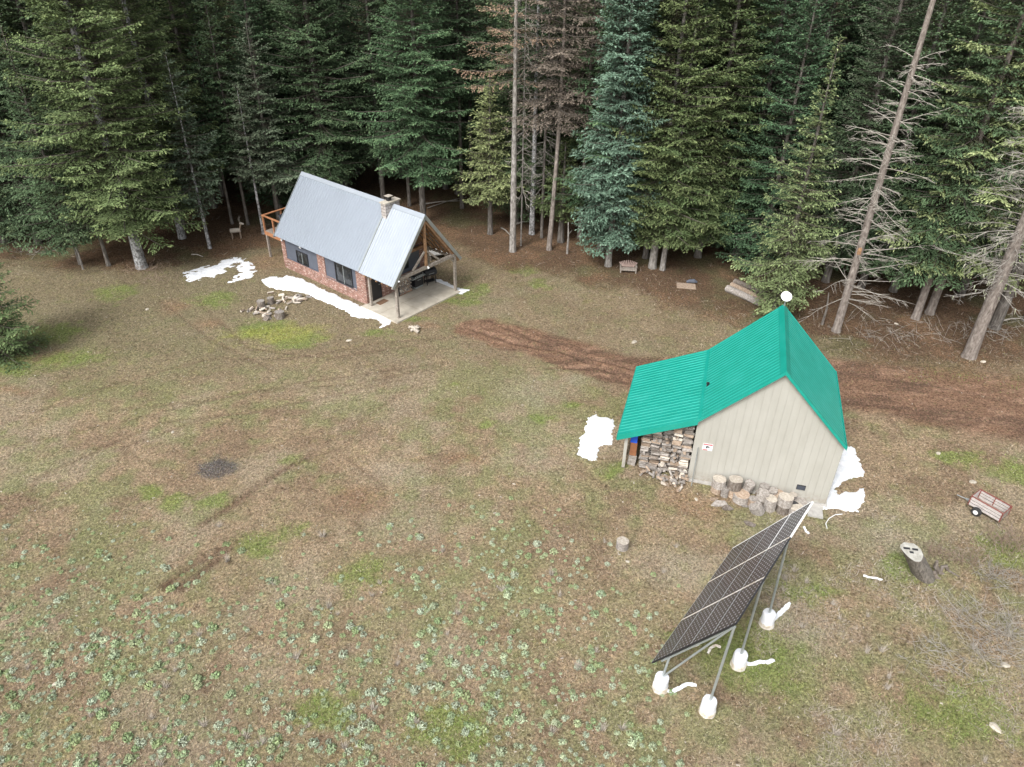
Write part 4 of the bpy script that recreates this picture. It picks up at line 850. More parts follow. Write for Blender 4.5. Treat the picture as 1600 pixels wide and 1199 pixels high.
# ------------------------------------------------------------------ snow patches
def inpoly(X, Y, poly):
    r = np.zeros(X.shape, bool); n = len(poly); j = n-1
    for i in range(n):
        xi, yi = poly[i]; xj, yj = poly[j]
        c = ((yi > Y) != (yj > Y)) & (X < (xj-xi)*(Y-yi)/(yj-yi+1e-12)+xi); r ^= c; j = i
    return r
def snow(pts, label, seed, step=.045, rag=.16, hmax=.11, drop=0):
    poly = P2(pts); xs = [p[0] for p in poly]; ys = [p[1] for p in poly]
    x = np.arange(min(xs)-.3, max(xs)+.3, step); y = np.arange(min(ys)-.3, max(ys)+.3, step); X, Y = np.meshgrid(x, y)
    d = pdist(X, Y, poly+[poly[0]]); ins = inpoly(X, Y, poly); sd = np.where(ins, d, -d)
    sd = sd+(fbm(X, Y, .5, seed, 4)-.5)*rag*2.2+(fbm(X, Y, .16, seed+2, 3)-.5)*rag*1.5
    if drop: sd = sd-drop*sstep(.55, .72, fbm(X, Y, .3, seed+9, 3))*np.clip(1.2-d, 0, 1)
    H = np.sqrt(np.clip(sd, 0, .6)/.6)*hmax+(fbm(X, Y, .8, seed+4)-.5)*.03*(sd > 0.05)
    base = gheight(X, Y); Z = base+H-.012
    keep = sd > 0; ny_, nx_ = X.shape; ids = np.arange(nx_*ny_).reshape(ny_, nx_)
    k = keep[:-1, :-1] | keep[1:, :-1] | keep[:-1, 1:] | keep[1:, 1:]
    Zt = np.where(keep, Z, base-.03); V = np.concatenate([np.stack([X.ravel(), Y.ravel(), Zt.ravel()], 1), np.stack([X.ravel(), Y.ravel(), base.ravel()-.05], 1)])
    Q = np.stack([ids[:-1, :-1][k], ids[:-1, 1:][k], ids[1:, 1:][k], ids[1:, :-1][k]], 1); Q2 = Q[:, ::-1]+nx_*ny_
    QA = np.concatenate([Q, Q2]); u, inv = np.unique(QA, return_inverse=True)
    me = fast_mesh('snow_patch', V[u], inv.reshape(QA.shape), SNOW, smooth=True); o = bpy.data.objects.new('snow_patch', me); COL.objects.link(o)
    tag(o, label, 'snow patch')
snow([(408, 437), (425, 432), (440, 433), (449, 430), (470, 436), (500, 449), (530, 462), (556, 475), (575, 483), (590, 487), (604, 493), (613, 501), (610, 507), (592, 513), (595, 506), (588, 499), (560, 497), (545, 493), (535, 484), (515, 475), (490, 464), (470, 458), (455, 454), (430, 453), (412, 444)], 'long snow bank lying along the brick wall of the cabin', 1)
snow([(286, 427), (300, 421), (330, 414), (345, 407), (365, 402), (385, 404), (398, 412), (400, 424), (390, 434), (374, 438), (357, 442), (365, 431), (374, 424), (367, 420), (375, 412), (362, 418), (350, 426), (335, 433), (318, 437), (302, 441), (288, 437)], 'speckled melting snow patch left of the cabin under trees', 2, drop=.8, hmax=.06, rag=.22)
snow([(672, 437), (690, 436), (705, 444), (720, 451), (733, 453), (722, 459), (712, 459), (700, 456), (685, 448), (674, 442)], 'narrow snow strip right of the porch slab', 3, hmax=.1)
snow([(930, 642), (938, 650), (950, 652), (962, 656), (960, 668), (955, 694), (945, 696), (933, 693), (935, 706), (932, 717), (920, 717), (905, 711), (902, 700), (904, 684), (912, 679), (915, 665), (922, 654)], 'bright snow patch left of the green lean-to roof', 4, rag=.17)
snow([(1284, 797), (1294, 760), (1308, 703), (1333, 695), (1338, 708), (1343, 715), (1346, 726), (1354, 738), (1349, 746), (1330, 748), (1316, 752), (1311, 757), (1307, 763), (1307, 770), (1312, 774), (1318, 769), (1335, 768), (1350, 762), (1352, 782), (1340, 799), (1320, 799), (1297, 794)], 'ragged snow patch right of the beige shed wall', 5, rag=.12)

# ------------------------------------------------------------------ trees
def crown_mesh(name, H, Rr, z0, seed, cols, droop=.25, up=.5, dens=1.0, leaf=.165, ragged=.3, shape=.68, bot=.75, side=None, twigfill=1.0, tuft=1.0):
    """many small needle sprays on boughs in whorls; cols = (inner, outer, tip)"""
    r = np.random.RandomState(seed); VV = []; CC = []; limbs = []
    ph_ = r.uniform(0, 6.28, 3); droop = droop*.55
    z = z0; inner, outer, tip = [np.array(c) for c in cols]
    while z < H-.15:
        rel = (z-z0)/(H-z0); pr = (1-rel)**shape*min(1, bot+rel*2.6)
        nb = int(round((6.0 if rel < .85 else 4)*dens)); a0 = r.rand()*6.28
        for k in range(nb):
            a = a0+2*PI*k/nb+r.uniform(-.35, .35)
            if side is not None and math.cos(a-side) < -.15 and r.rand() < .8: continue
            Lb = max(.18, Rr*pr*r.uniform(1-ragged*1.6, 1+ragged*.5))
            Lb *= 1+.16*math.sin(2*a+z*.55+ph_[0])+.12*math.sin(3*a-z*.9+ph_[1])
            if r.rand() < .07: Lb *= .5
            if r.rand() < .05: Lb *= 1.2
            el = (up*rel**1.5*1.3-droop*(1-rel))+r.uniform(-.12, .12)
            zz = z+r.uniform(-.2, .2)
            d = np.array([math.cos(a), math.sin(a), 0.]); sidev = np.array([-math.sin(a), math.cos(a), 0.])
            m = max(5, int(Lb/.085*twigfill)); t = np.sort(r.uniform(.1, 1.0, m)); t[-1] = 1.0
            def pos(t): return d[None]*(Lb*t*math.cos(el))[:, None]+np.array([0, 0, 1.])[None]*(zz+Lb*t*math.sin(el)-droop*.55*Lb*np.sin(t*PI*.75)*.5+.10*Lb*t**3)[:, None]
            p0 = pos(t); tl = np.clip(Lb*.46*(1-t)**.7*(.45+t*1.2)+.12, .12, 1.05)*r.uniform(.7, 1.2, m)
            sg = np.where(np.arange(m) % 2 == 0, 1., -1.); ang = r.uniform(.75, 1.15, m)
            td = d[None]*np.cos(ang)[:, None]+sidev[None]*(np.sin(ang)*sg)[:, None]; td[:, 2] = math.sin(el)*.6-droop*.35+r.uniform(-.2, .12, m)
            td /= np.linalg.norm(td, axis=1)[:, None]
            kk = np.maximum(1, np.ceil(tl/(leaf*.75))).astype(int); kk[-1] = 2
            ti = np.repeat(np.arange(m), kk); off = np.concatenate([np.arange(q) for q in kk])/np.repeat(kk, kk)
            B = p0[ti]+td[ti]*(tl[ti]*off)[:, None]; n = len(B); B = B+r.normal(0, .025, (n, 3))
            dd = td[ti]+r.normal(0, .28, (n, 3)); dd /= np.linalg.norm(dd, axis=1)[:, None]
            nu = np.array([0, 0, 1.])[None]+r.normal(0, .38, (n, 3)); sv_ = np.cross(dd, nu); sv_ /= np.linalg.norm(sv_, axis=1)[:, None]
            ll = leaf*r.uniform(.75, 1.35, n)*tuft; ww = ll*r.uniform(.34, .52, n)
            Q = np.stack([B, B+dd*(ll*.5)[:, None]+sv_*(ww*.5)[:, None]-nu*0.0, B+dd*ll[:, None]-np.array([0, 0, 1.])*(ll*.12)[:, None], B+dd*(ll*.5)[:, None]-sv_*(ww*.5)[:, None]], 1)
            VV.append(Q)
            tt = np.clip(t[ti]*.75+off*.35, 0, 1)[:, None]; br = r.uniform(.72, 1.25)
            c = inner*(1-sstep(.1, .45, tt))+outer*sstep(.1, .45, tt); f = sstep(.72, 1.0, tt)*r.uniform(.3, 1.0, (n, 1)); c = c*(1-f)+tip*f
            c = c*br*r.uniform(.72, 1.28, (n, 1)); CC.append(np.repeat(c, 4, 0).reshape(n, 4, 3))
            limbs.append((p0[0]*0+np.array([0, 0, zz]), pos(np.array([.45]))[0], pos(np.array([.9]))[0], .012+.012*Lb))
        z += r.uniform(.25, .45)/max(.6, dens**.5)
    V = np.concatenate(VV).reshape(-1, 3); C = np.concatenate(CC).reshape(-1, 3); n = len(V)//4
    return fast_mesh(name, V, np.arange(n*4).reshape(n, 4), FOL, C), limbs
def trunk_obj(H, r0, seed, mat, parent, limbs=(), bend=0.0, topf=.12, n=10):
    q = random.Random(seed); m = MB(); K = 12; pts = []; rad = []
    for k in range(K+1):
        t = k/K; pts.append((bend*math.sin(t*PI)*1.0, 0, H*t-.15*(k == 0))); rad.append(r0*((1-t)*(1-topf)+topf)*(1.28 if k == 0 else 1))
    pts.insert(1, (0, 0, .35)); rad.insert(1, r0*1.03)
    m.tube(pts, rad, n, 0, True, .07, q)
    for a, b, c, r_ in limbs: m.tube([a, b, c], [r_*.8, r_*.55, r_*.2], 3, 1, False)
    return m.build('trunk', [mat, LIMB], parent, smooth=True)
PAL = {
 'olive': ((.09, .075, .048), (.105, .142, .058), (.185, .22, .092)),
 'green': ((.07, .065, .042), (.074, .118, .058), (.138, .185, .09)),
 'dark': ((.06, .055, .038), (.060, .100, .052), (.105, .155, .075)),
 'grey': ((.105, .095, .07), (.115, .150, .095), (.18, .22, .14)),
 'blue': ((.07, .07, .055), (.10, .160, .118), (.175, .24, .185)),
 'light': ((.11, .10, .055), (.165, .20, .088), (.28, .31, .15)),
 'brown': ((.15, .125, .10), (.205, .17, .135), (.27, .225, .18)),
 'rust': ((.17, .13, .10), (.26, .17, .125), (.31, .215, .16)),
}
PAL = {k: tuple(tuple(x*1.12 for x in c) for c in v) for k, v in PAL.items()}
TREES = []
def tree(px, py, label, H=25, Rr=3.5, z0=3.0, pal='green', r0=None, bark=None, top=None, seed=None, group=None, name='fir_tree', cat='tree', bend=0, az=None, **kw):
    g = gp(px, py)
    if top is not None: H = height_to(g, top)
    s = seed if seed is not None else int(px*3+py); Rr = Rr*1.08
    t = empty(name, (g.x, g.y, gz(g.x, g.y)), 0, label, cat, group)
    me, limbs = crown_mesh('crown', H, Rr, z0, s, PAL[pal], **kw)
    o = bpy.data.objects.new('crown', me); COL.objects.link(o); o.parent = t
    trunk_obj(H-.3, r0 or (.10+H*.0088), s, bark or BARK, t, limbs, bend)
    TREES.append((g.x, g.y, t)); return t
FG = 'conifers standing at the clearing edge'
tree(222, 418, 'tallest olive-green fir on the left with thick mottled trunk', 27, 4.6, 3.3, 'olive', .36, BARKB, droop=.2, dens=1.15)
tree(170, 415, 'slim dark fir just left of the thick mottled trunk', 15, 2.3, 2.6, 'green', .14)
tree(126, 413, 'low-skirted blue-green fir at the far left edge of the clearing', 16, 2.9, 1.9, 'green', .13, droop=.25)
tree(285, 372, 'tall fir with bare upper trunk behind the thick mottled one', 27, 3.9, 2.8, 'olive', .26, BARKB, dens=1)
tree(328, 388, 'slender fir with silvery leaning trunk left of the snow patch', 14, 2.2, 3.4, 'grey', .13, BARKB, top=79)
tree(437, 350, 'grey-green fir directly left of the cabin roof', 18, 2.9, 3.6, 'grey', .2, top=30, droop=.3)
tree(363, 350, 'thin-stemmed fir left of the deck, farther back', 18, 2.2, 6, 'dark', .12, top=60)
tree(388, 352, 'dark thin fir behind the log deer ornament', 19, 2.2, 5, 'green', .12)
tree(412, 366, 'thin pole fir closest to the deck posts', 14, 1.7, 4.5, 'grey', .12, BARKB, top=130)
tree(518, 330, 'big bright-green fir rising directly behind the cabin roof', 27, 4.6, 3.5, 'green', .34, dens=1.15, up=.8)
tree(600, 322, 'dark fir between the two big firs behind the cabin', 24, 3.0, 4, 'dark', .22)
tree(662, 348, 'broad dark-green fir behind the chimney', 27, 4.0, 4.4, 'green', .26, dens=1.1)
tree(640, 322, 'thin dark-trunked fir behind the chimney and ridge', 23, 2.0, 9, 'dark', .15)
tree(722, 326, 'bare-legged dark fir left of the pair right of the cabin', 24, 2.8, 9, 'dark', .17)
tree(737, 320, 'bare-legged dark fir right of the pair right of the cabin', 25, 2.8, 8, 'dark', .16)
tree(766, 366, 'bushy olive fir hugging the tall pale trunk', 15, 2.3, 3.0, 'light', .2, top=110, dens=1.1, droop=.3, shape=.6)
tree(801, 393, 'tall pale-trunked fir with red-brown dying top', 26, 3.0, 12.0, 'rust', .24, BARKL, side=2.8, dens=.6, ragged=.6, twigfill=.7, leaf=.13)
tree(831, 366, 'dark lichen-crusted trunk between the pale and brown trees', 25, 2.2, 11, 'dark', .22, BARKB, dens=.7)
tree(858, 391, 'dead fir with brown needles and curved bare trunk', 26, 3.2, 9.0, 'brown', .19, BARKS, bend=.35, dens=1.0, ragged=.4, leaf=.13, twigfill=.85, droop=.3)
tree(905, 372, 'second brown-needled dead fir beside the blue spruce', 24, 2.4, 10, 'brown', .16, BARKS, dens=.8, ragged=.4, leaf=.13, twigfill=.8)
tree(876, 378, 'small green fir between the brown dead tree and blue spruce', 8, 2.0, 2.2, 'olive', .25, top=215)
tree(950, 416, 'blue-green spruce with dense narrow crown and pale trunk', 26, 2.7, 2.0, 'blue', .23, BARKL, name='spruce_tree', dens=1.35, droop=.3, shape=.55, ragged=.2, leaf=.17, tuft=1.1)
tree(1019, 419, 'large dark-olive fir whose trunk stands left behind the bench', 27, 3.5, 2.6, 'olive', .26, BARKL, dens=1.1)
tree(1035, 422, 'smaller-trunked olive fir right of the bench', 20, 2.8, 2.5, 'olive', .2, BARKL)
tree(1008, 404, 'dark fir farther back between blue spruce and bench', 25, 2.6, 3, 'dark', .2)
tree(1090, 402, 'broad dark-olive fir above the tan board', 26, 3.8, 2.4, 'olive', .26, dens=1.1)
tree(1150, 398, 'deep green fir behind the three logs', 27, 4.0, 1.2, 'dark', .28)
tree(1185, 425, 'mid-green fir left behind the pale spruce', 20, 3.0, 1.0, 'dark', .2)
tree(1212, 482, 'pale yellow-green spruce with thin spire behind the shed', 15, 3.1, .9, 'light', .2, top=60, name='spruce_tree', droop=.35, ragged=.35, dens=.95, shape=.95)
tree(1430, 498, 'fir with hanging boughs and upright bare trunk right of the snag', 27, 3.2, 3.8, 'green', .24, BARKS, droop=.6)
tree(1452, 490, 'tall fir with drooping light-green boughs near the right edge', 30, 4.4, 4.5, 'light', .26, BARKS, droop=.55, dens=.85)
tree(1345, 450, 'dark fir behind the leaning bare snag', 24, 3.4, 1.8, 'dark', .24)
tree(1290, 440, 'dark fir between the pale spruce and the snag', 26, 3.2, 2.0, 'dark', .24)
tree(1395, 455, 'green fir behind the snag to its right', 26, 3.6, 2.5, 'green', .24)
tree(1500, 462, 'dark fir behind the drooping-boughed trees', 26, 3.6, 3, 'dark', .24)
tree(1570, 462, 'green fir behind the grey dead trees at right', 28, 3.8, 3.5, 'green', .26, droop=.4)
tree(2, 556, 'small green fir cut off by the left frame edge', 8, 2.3, .4, 'olive', .16, top=335, dens=1.2, shape=.45, bot=.85)
tree(60, 380, 'dark full fir in the forest at far left', 26, 3.8, 1.5, 'dark', .26)
tree(8, 378, 'dark fir leaning out at the extreme left', 26, 3.8, 1.2, 'green', .26)
tree(100, 352, 'tall olive fir above the far-left dark firs', 28, 3.8, 3, 'olive', .26)
tree(210, 348, 'green fir standing behind the thick mottled trunk', 28, 3.8, 3, 'green', .26)
tree(335, 325, 'olive-green fir behind the silvery slender fir', 26, 3.4, 4, 'olive', .24)

# bare dead trees
def dead_tree(px, py, H, r0, label, zlo, zhi, Lb, seed, nper=3.0, bark=BARKS, twig=TWIG, sub=5, az0=None, up=.1, fine=0, wound=False, name='dead_tree', liche=0):
    g = gp(px, py); q = random.Random(seed); t = empty(name, (g.x, g.y, gz(g.x, g.y)-.05), 0, label, 'dead tree')
    trunk_obj(H, r0, seed, bark, t, (), .0, .25, 12)
    m = MB(); lm = MB(); n = int((zhi-zlo)*nper); count = 0
    for k in range(n):
        z = zlo+(zhi-zlo)*(k+q.random())/n; rel = (z-zlo)/(zhi-zlo); a = q.uniform(0, 6.28) if az0 is None else q.choice(az0)+q.gauss(0, .6)
        Lq = Lb*(1-rel*.65)*q.uniform(.35, 1.1); el = up+q.uniform(-.25, .3)
        d = Vector((math.cos(a), math.sin(a), 0)); p = Vector((0, 0, z)); P = [p]; cur = Vector((d.x, d.y, math.tan(el))).normalized(); K = 6
        for i in range(K):
            cur = (cur+Vector((q.gauss(0, .1), q.gauss(0, .1), -.10+q.gauss(0, .05)+.02*i))).normalized(); p = p+cur*Lq/K; P.append(p)
        m.tube(P, [.027*(1-i/K*.8) for i in range(K+1)], 4, 0, False)
        for s in range(sub):
            i = q.randint(1, K-1); b = P[i].lerp(P[i+1], q.random()); ax = (P[i+1]-P[i]).normalized(); sd_ = Vector((-ax.y, ax.x, 0))*q.choice((-1, 1)); dv = (ax*.8+sd_*.7+Vector((0, 0, q.uniform(-.4, .15)))).normalized(); l = Lq*.35*(1-i/K*.6)*q.uniform(.5, 1.1)
            e1 = b+dv*l*.5; e2 = b+dv*l+Vector((0, 0, -.1*l)); m.tube([b, e1, e2], [.011, .008, .004], 3, 0, False)
            for f_ in range(fine):
                c0 = b.lerp(e2, q.uniform(.2, 1)); dv2 = (dv+Vector((q.gauss(0, .6), q.gauss(0, .6), q.gauss(0, .4)))).normalized(); m.tube([c0, c0+dv2*.35*q.uniform(.5, 1.2)], [.008, .004], 3, 0, False)
            if liche and q.random() < liche: lm.tube([e1, e1+Vector((q.gauss(0, .05), q.gauss(0, .05), -.22*q.uniform(.6, 1.4)))], [.035, .01], 4, 0, False)
    m.build('branches', twig, t)
    if liche: lm.build('lichen', MOSS, t)['kind'] = 'stuff'
    if wound:
        m = MB(); a = Vector((-g.x, -g.y, 0)).normalized(); z = 5.3; rr = r0*(1-.75*z/H)
        m.tube([a*(rr*.35)+Vector((0, 0, z-.45)), a*(rr*.42)+Vector((0, 0, z-.1)), a*(rr*.42)+Vector((0, 0, z+.2)), a*(rr*.3)+Vector((0, 0, z+.45))], [rr*.3, rr*.68, rr*.66, rr*.3], 10); m.build('bark_wound', WOODB, t)
    TREES.append((g.x, g.y, t)); return t
dead_tree(1306, 518, 27, .25, 'tall bare snag with long bleached branches behind the shed', 2.0, 15.5, 4.6, 5, 9.0, BARKS, TWIG, 6, None, .22, 1, True, 'snag')
dead_tree(1513, 558, 24, .36, 'grey dead tree with lichen-hung twigs nearest the right edge', 4.2, 20, 4.0, 8, 9, BARKS, simple('grey_twigs', [(.3, (.17, .15, .13)), (.7, (.34, .32, .285))]), 8, None, .15, 3, liche=.25)
dead_tree(1553, 512, 24, .32, 'grey dead trunk just behind the lichen-hung dead tree', 4.2, 19, 3.6, 9, 8, BARK, bpy.data.materials['grey_twigs'], 7, None, .1, 2, liche=.2)
dead_tree(1606, 502, 24, .3, 'dark trunk at the right frame edge beyond the dead trees', 4, 18, 3.4, 10, 6, BARK, bpy.data.materials['grey_twigs'], 6, None, .1, 2)
dead_tree(814, 384, 22, .06, 'thin bare pole right of the tall pale trunk', 4, 18, 2.2, 12, 5, BARKL, TWIG, 4, None, -.2, 2)
dead_tree(846, 372, 22, .12, 'dark bare pole with twig haze before the brown dead tree', 4, 20, 2.4, 13, 6, BARK, bpy.data.materials['grey_twigs'], 5, None, -.1, 2)
g = gp(886, 396)
for k, (px, py, h, r, lb) in enumerate(((886, 397, 2.4, .07, 'thin broken stub between brown dead tree and blue spruce'), (130, 421, 2.3, .05, 'thin bare stick leaning under the far-left fir'), (1284, 508, 2.2, .06, 'short bare stick left of the snag base'))):
    g = gp(px, py); m = MB(); m.tube([(0, 0, -.1), (.03, 0, h*.5), (-.04*(k+1), 0, h)], [r*1.3, r, r*.5], 7, jit=.15, rnd=q); m.tube([(.02, 0, h*.6), (.25, .05, h*.75)], [r*.3, r*.15], 4)
    tag(m.build('broken_stub', BARKL if k != 2 else BARK, loc=(g.x, g.y, gz(g.x, g.y))), lb, 'dead stem')

# forest behind: copies of seven of the trees
rf = random.Random(11)
protos = []
for i, (pal, H, Rr, z0, dr) in enumerate((('dark', 26, 3.4, 2, .25), ('green', 27, 3.6, 1.6, .3), ('olive', 25, 3.4, 2, .2), ('green', 28, 3.1, 4, .35), ('grey', 24, 3.0, 2.5, .3), ('green', 23, 3.0, 1.5, .4))):
    t = empty('fir_tree', (0, 0, 0), 0, 'forest fir in the shaded rows beyond the clearing edge', 'tree', 'firs filling the forest')
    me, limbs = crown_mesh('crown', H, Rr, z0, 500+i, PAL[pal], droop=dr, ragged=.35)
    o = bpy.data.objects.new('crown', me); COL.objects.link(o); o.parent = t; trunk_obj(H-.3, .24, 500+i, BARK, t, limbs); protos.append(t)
np_ = 0; first = [True]*6; cnt = 0
yy = 50.0
spots = []
while yy < 104:
    sp = 3.9 if yy < 66 else 5.0
    x = -(yy*.72+12)
    while x < yy*.72+10:
        X = x+rf.uniform(-1.5, 1.5); Y = yy+rf.uniform(-1.6, 1.6)
        if Y > np.interp(X, ex, ey)+4.0+(3 if -14 < X < -2 else 0) and all((X-a)**2+(Y-b)**2 > 5.5 for a, b, _ in TREES) and not (-20 < X < -4 and Y < 56): spots.append((X, Y))
        x += sp
    yy += sp*.92
rf.shuffle(spots)
spots.sort(key=lambda s: s[1]); spots = spots[:285]
for i, (X, Y) in enumerate(spots):
    k = rf.randrange(6); s = rf.uniform(.85, 1.15); sz = rf.uniform(.88, 1.1)
    if first[k]:
        first[k] = False; t = protos[k]; t.location = (X, Y, -.05); t.rotation_euler = (0, 0, rf.uniform(0, 6.28)); t.scale = (s, s, sz)
    else: copy_tree(protos[k], (X, Y, -.05), rf.uniform(0, 6.28), (s, s, sz))
# brush and fallen poles on the forest floor
for k, (a, b, r, lb) in enumerate((((655, 322), (722, 316), .06, 'fallen pole across the dark ground right of the chimney'), ((668, 327), (730, 310), .05, 'second fallen pole crossing behind the cabin ridge'), ((806, 352), (828, 349), .08, 'pale fallen pole behind the tall pale trunk'), ((1555, 506), (1600, 500), .06, 'pale fallen pole at the right forest edge'), ((300, 400), (318, 404), .05, 'short pale stick on the needles left of the snow'), ((783, 358), (797, 370), .06, 'broken pale branch propped at the tall pale trunk'))):
    A = gp(*a); B = gp(*b); m = MB(); m.tube([A+Vector((0, 0, .1)), A.lerp(B, .5)+Vector((0, 0, .22)), B+Vector((0, 0, .12))], [r, r*.8, r*.4], 6); tag(m.build('fallen_pole', TWIG), lb, 'pole')

# ------------------------------------------------------------------ ground cover
def sage_mesh(seed, pal):
    r = np.random.RandomState(seed); n = 130; a = r.uniform(0, 6.28, n); e = np.arccos(r.uniform(.0, 1, n)); rad = .095
    d = np.stack([np.cos(a)*np.sin(e), np.sin(a)*np.sin(e), np.cos(e)*.75], 1); B = d*rad*r.uniform(.75, 1.15, (n, 1)); tg = np.cross(d, r.normal(0, 1, (n, 3))); dd = tg+d*.35; dd /= np.linalg.norm(dd, axis=1)[:, None]
    s = np.cross(dd, d+r.normal(0, .25, (n, 3))); s /= np.linalg.norm(s, axis=1)[:, None]; l = r.uniform(.035, .075, n)[:, None]; w_ = l*.3
    V = np.stack([B, B+dd*l*.55+s*w_, B+dd*l, B+dd*l*.55-s*w_], 1).reshape(-1, 3); V[:, 2] = np.maximum(V[:, 2], -.01)
    c = np.array(pal)[None]*r.uniform(.7, 1.3, (n, 1)); return V, np.repeat(c, 4, 0)
SP = [(.33, .385, .25), (.30, .36, .205), (.35, .395, .29), (.265, .33, .165)]
smesh = []
for i in range(8):
    V, C = sage_mesh(i, SP[i % 4]); smesh.append(fast_mesh('sage_plant', V, np.arange(len(V)).reshape(-1, 4), FOL, C))
rp = random.Random(21); pl = []
tries = 0
while len(pl) < 2000 and tries < 90000:
    tries += 1; px = rp.uniform(-20, 1560); py = rp.uniform(755, 1215)
    lim = 790+max(0, (px-430))*-.0+(40 if 300 < px < 560 else 0)
    if px > 560: lim = 770 if px < 960 else 840
    dn = max(0, min(1, (py-lim)/160))*1.0
    if px > 900: dn *= max(.0, 1-(px-900)/190)
    if 260 < px < 620 and py < 950: dn *= .45
    g = gp(px, py)
    if rp.random() < dn*(.35+1.0*max(0, float(fbm(np.array([g.x]), np.array([g.y]), 1.6, 33)[0])-.32)*2): pl.append((g.x, g.y))
sizes = [(min(1.7, rp.lognormvariate(-.16, .36))) for _ in pl]
order = sorted(range(len(pl)), key=lambda i: -sizes[i]/math.hypot(*pl[i]))
for k in order[:300]:
    x, y = pl[k]; s = sizes[k]*.88; o = bpy.data.objects.new('sage_plant', smesh[rp.randrange(8)]); COL.objects.link(o); o.location = (x, y, gz(x, y)+.0); o.rotation_euler = (0, 0, rp.uniform(0, 6.28)); o.scale = (s, s, s*.85)
    tag(o, 'grey-green herb rosette growing in the near field', 'plant', 'herb rosettes in the near field')
VV = []; CC = []
for k in order[300:]:
    V, C = sage_mesh(k, SP[rp.randrange(4)]); x, y = pl[k]; s = sizes[k]*.8; VV.append(V*s*np.array([1, 1, .8])+np.array([x, y, gz(x, y)])); CC.append(C)
V = np.concatenate(VV); o = bpy.data.objects.new('low_herbs', fast_mesh('low_herbs', V, np.arange(len(V)).reshape(-1, 4), FOL, np.concatenate(CC))); COL.objects.link(o); tag(o, 'smaller grey-green herbs sprinkled over the near field', 'plants', kind='stuff')

r = np.random.RandomState(77)
def blades(name, n, pxr, pyr, lfun, cfun, label, keep=None, stand=.5, wd=.012, cat='grass'):
    px = r.uniform(*pxr, n); py = r.uniform(*pyr, n)
    u = px-800.0; v = 599.5-py; cr, sr = math.cos(ROLL), math.sin(ROLL); u, v = u*cr+v*sr, -u*sr+v*cr
    dz_ = v/F*_c-_s; t = -CAM_H/dz_; X = u/F*t; Y = (v/F*_s+_c)*t
    if keep is not None: k = keep(X, Y); X, Y = X[k], Y[k]
    n = len(X); Z = gheight(X, Y); l = lfun(X, Y, n)[:, None]; a = r.uniform(0, 6.28, n)
    d = np.stack([np.cos(a), np.sin(a), np.abs(r.normal(0, stand, n))+.05], 1); d /= np.linalg.norm(d, axis=1)[:, None]
    s = np.stack([-np.sin(a), np.cos(a), r.normal(0, .3, n)], 1); B = np.stack([X, Y, Z-.005], 1); w_ = wd*r.uniform(.6, 1.6, (n, 1))*(1+Y[:, None]/40)
    V = np.stack([B-s*w_, B+s*w_, B+d*l], 1).reshape(-1, 3); C = np.repeat(cfun(X, Y, n), 3, 0)
    o = bpy.data.objects.new(name, fast_mesh(name, V, np.arange(n*3).reshape(n, 3), GRS, C, k=3)); COL.objects.link(o); tag(o, label, cat, kind='stuff')
def off_build(X, Y):
    c, s = math.cos(-CYAW), math.sin(-CYAW); x = (X-CBX)*c-(Y-CBY)*s; y = (X-CBX)*s+(Y-CBY)*c; a = (x > -8.8) & (x < 3.3) & (y > -.15) & (y < 5.4)
    c, s = math.cos(-SYAW), math.sin(-SYAW); x = (X-SX)*c-(Y-SY)*s; y = (X-SX)*s+(Y-SY)*c; b = (x > -2.8) & (x < 6) & (y > -.05) & (y < 5.5)
    return ~(a | b)
def notroad(X, Y): return off_build(X, Y) & ((road_mask(X, Y) > 1.05) | (r.rand(len(X)) < .04)) & (Y < np.interp(X, ex, ey)+1+r.normal(0, 1.5, len(X)))
def ccov(X, Y, n):
    base = gcol(X, Y); k = r.rand(n, 1); straw = np.array([.36, .315, .235]); br = np.array([.16, .11, .075]); gn = np.array([.19, .23, .09])
    c = base*1.15; c = np.where(k < .24, base*.4+straw*.6, c); c = np.where((k > .24) & (k < .42), base*.5+br*.5, c); c = np.where(k > .86, base*.6+gn*.4, c)
    return c*r.uniform(.7, 1.3, (n, 1))
blades('dry_grass', 230000, (-30, 1630), (410, 1215), lambda X, Y, n: r.uniform(.035, .12, n)*(1+Y/60), ccov, 'matted dry grass and stalks covering the clearing', notroad, .45, .009)
def greenk(X, Y): return off_build(X, Y) & (blobs(X, Y, GREENP, 70) > r.uniform(.15, .9, len(X)))
blades('green_grass', 130000, (-30, 1630), (410, 1215), lambda X, Y, n: r.uniform(.04, .11, n), lambda X, Y, n: np.array([.13, .19, .055])*r.uniform(.6, 1.6, (n, 1))+np.array([.04, .02, 0])*r.rand(n, 1), 'short green grass in scattered patches', greenk, .8, .009)
def rightk(X, Y): return (fbm(X, Y, 1.5, 44) > .52) & (X > 6+.0*Y) & off_build(X, Y)
blades('pale_straw', 16000, (1180, 1630), (800, 1215), lambda X, Y, n: r.uniform(.1, .32, n), lambda X, Y, n: np.array([.40, .35, .29])*r.uniform(.6, 1.25, (n, 1)), 'long pale straw lying in tangles at lower right', rightk, .28, .005)
blades('fallen_twigs', 9000, (-30, 1630), (330, 620), lambda X, Y, n: r.uniform(.15, .6, n), lambda X, Y, n: np.array([.26, .215, .17])*r.uniform(.35, 1.3, (n, 1)), 'fine twigs littering the forest edge', lambda X, Y: off_build(X, Y) & (Y > np.interp(X, ex, ey)-2.2+r.normal(0, 1, len(X))), .15, .008, 'twigs')
def scarc(X, Y, n): return np.array([.05, .05, .055])*r.uniform(.4, 4, (n, 1))
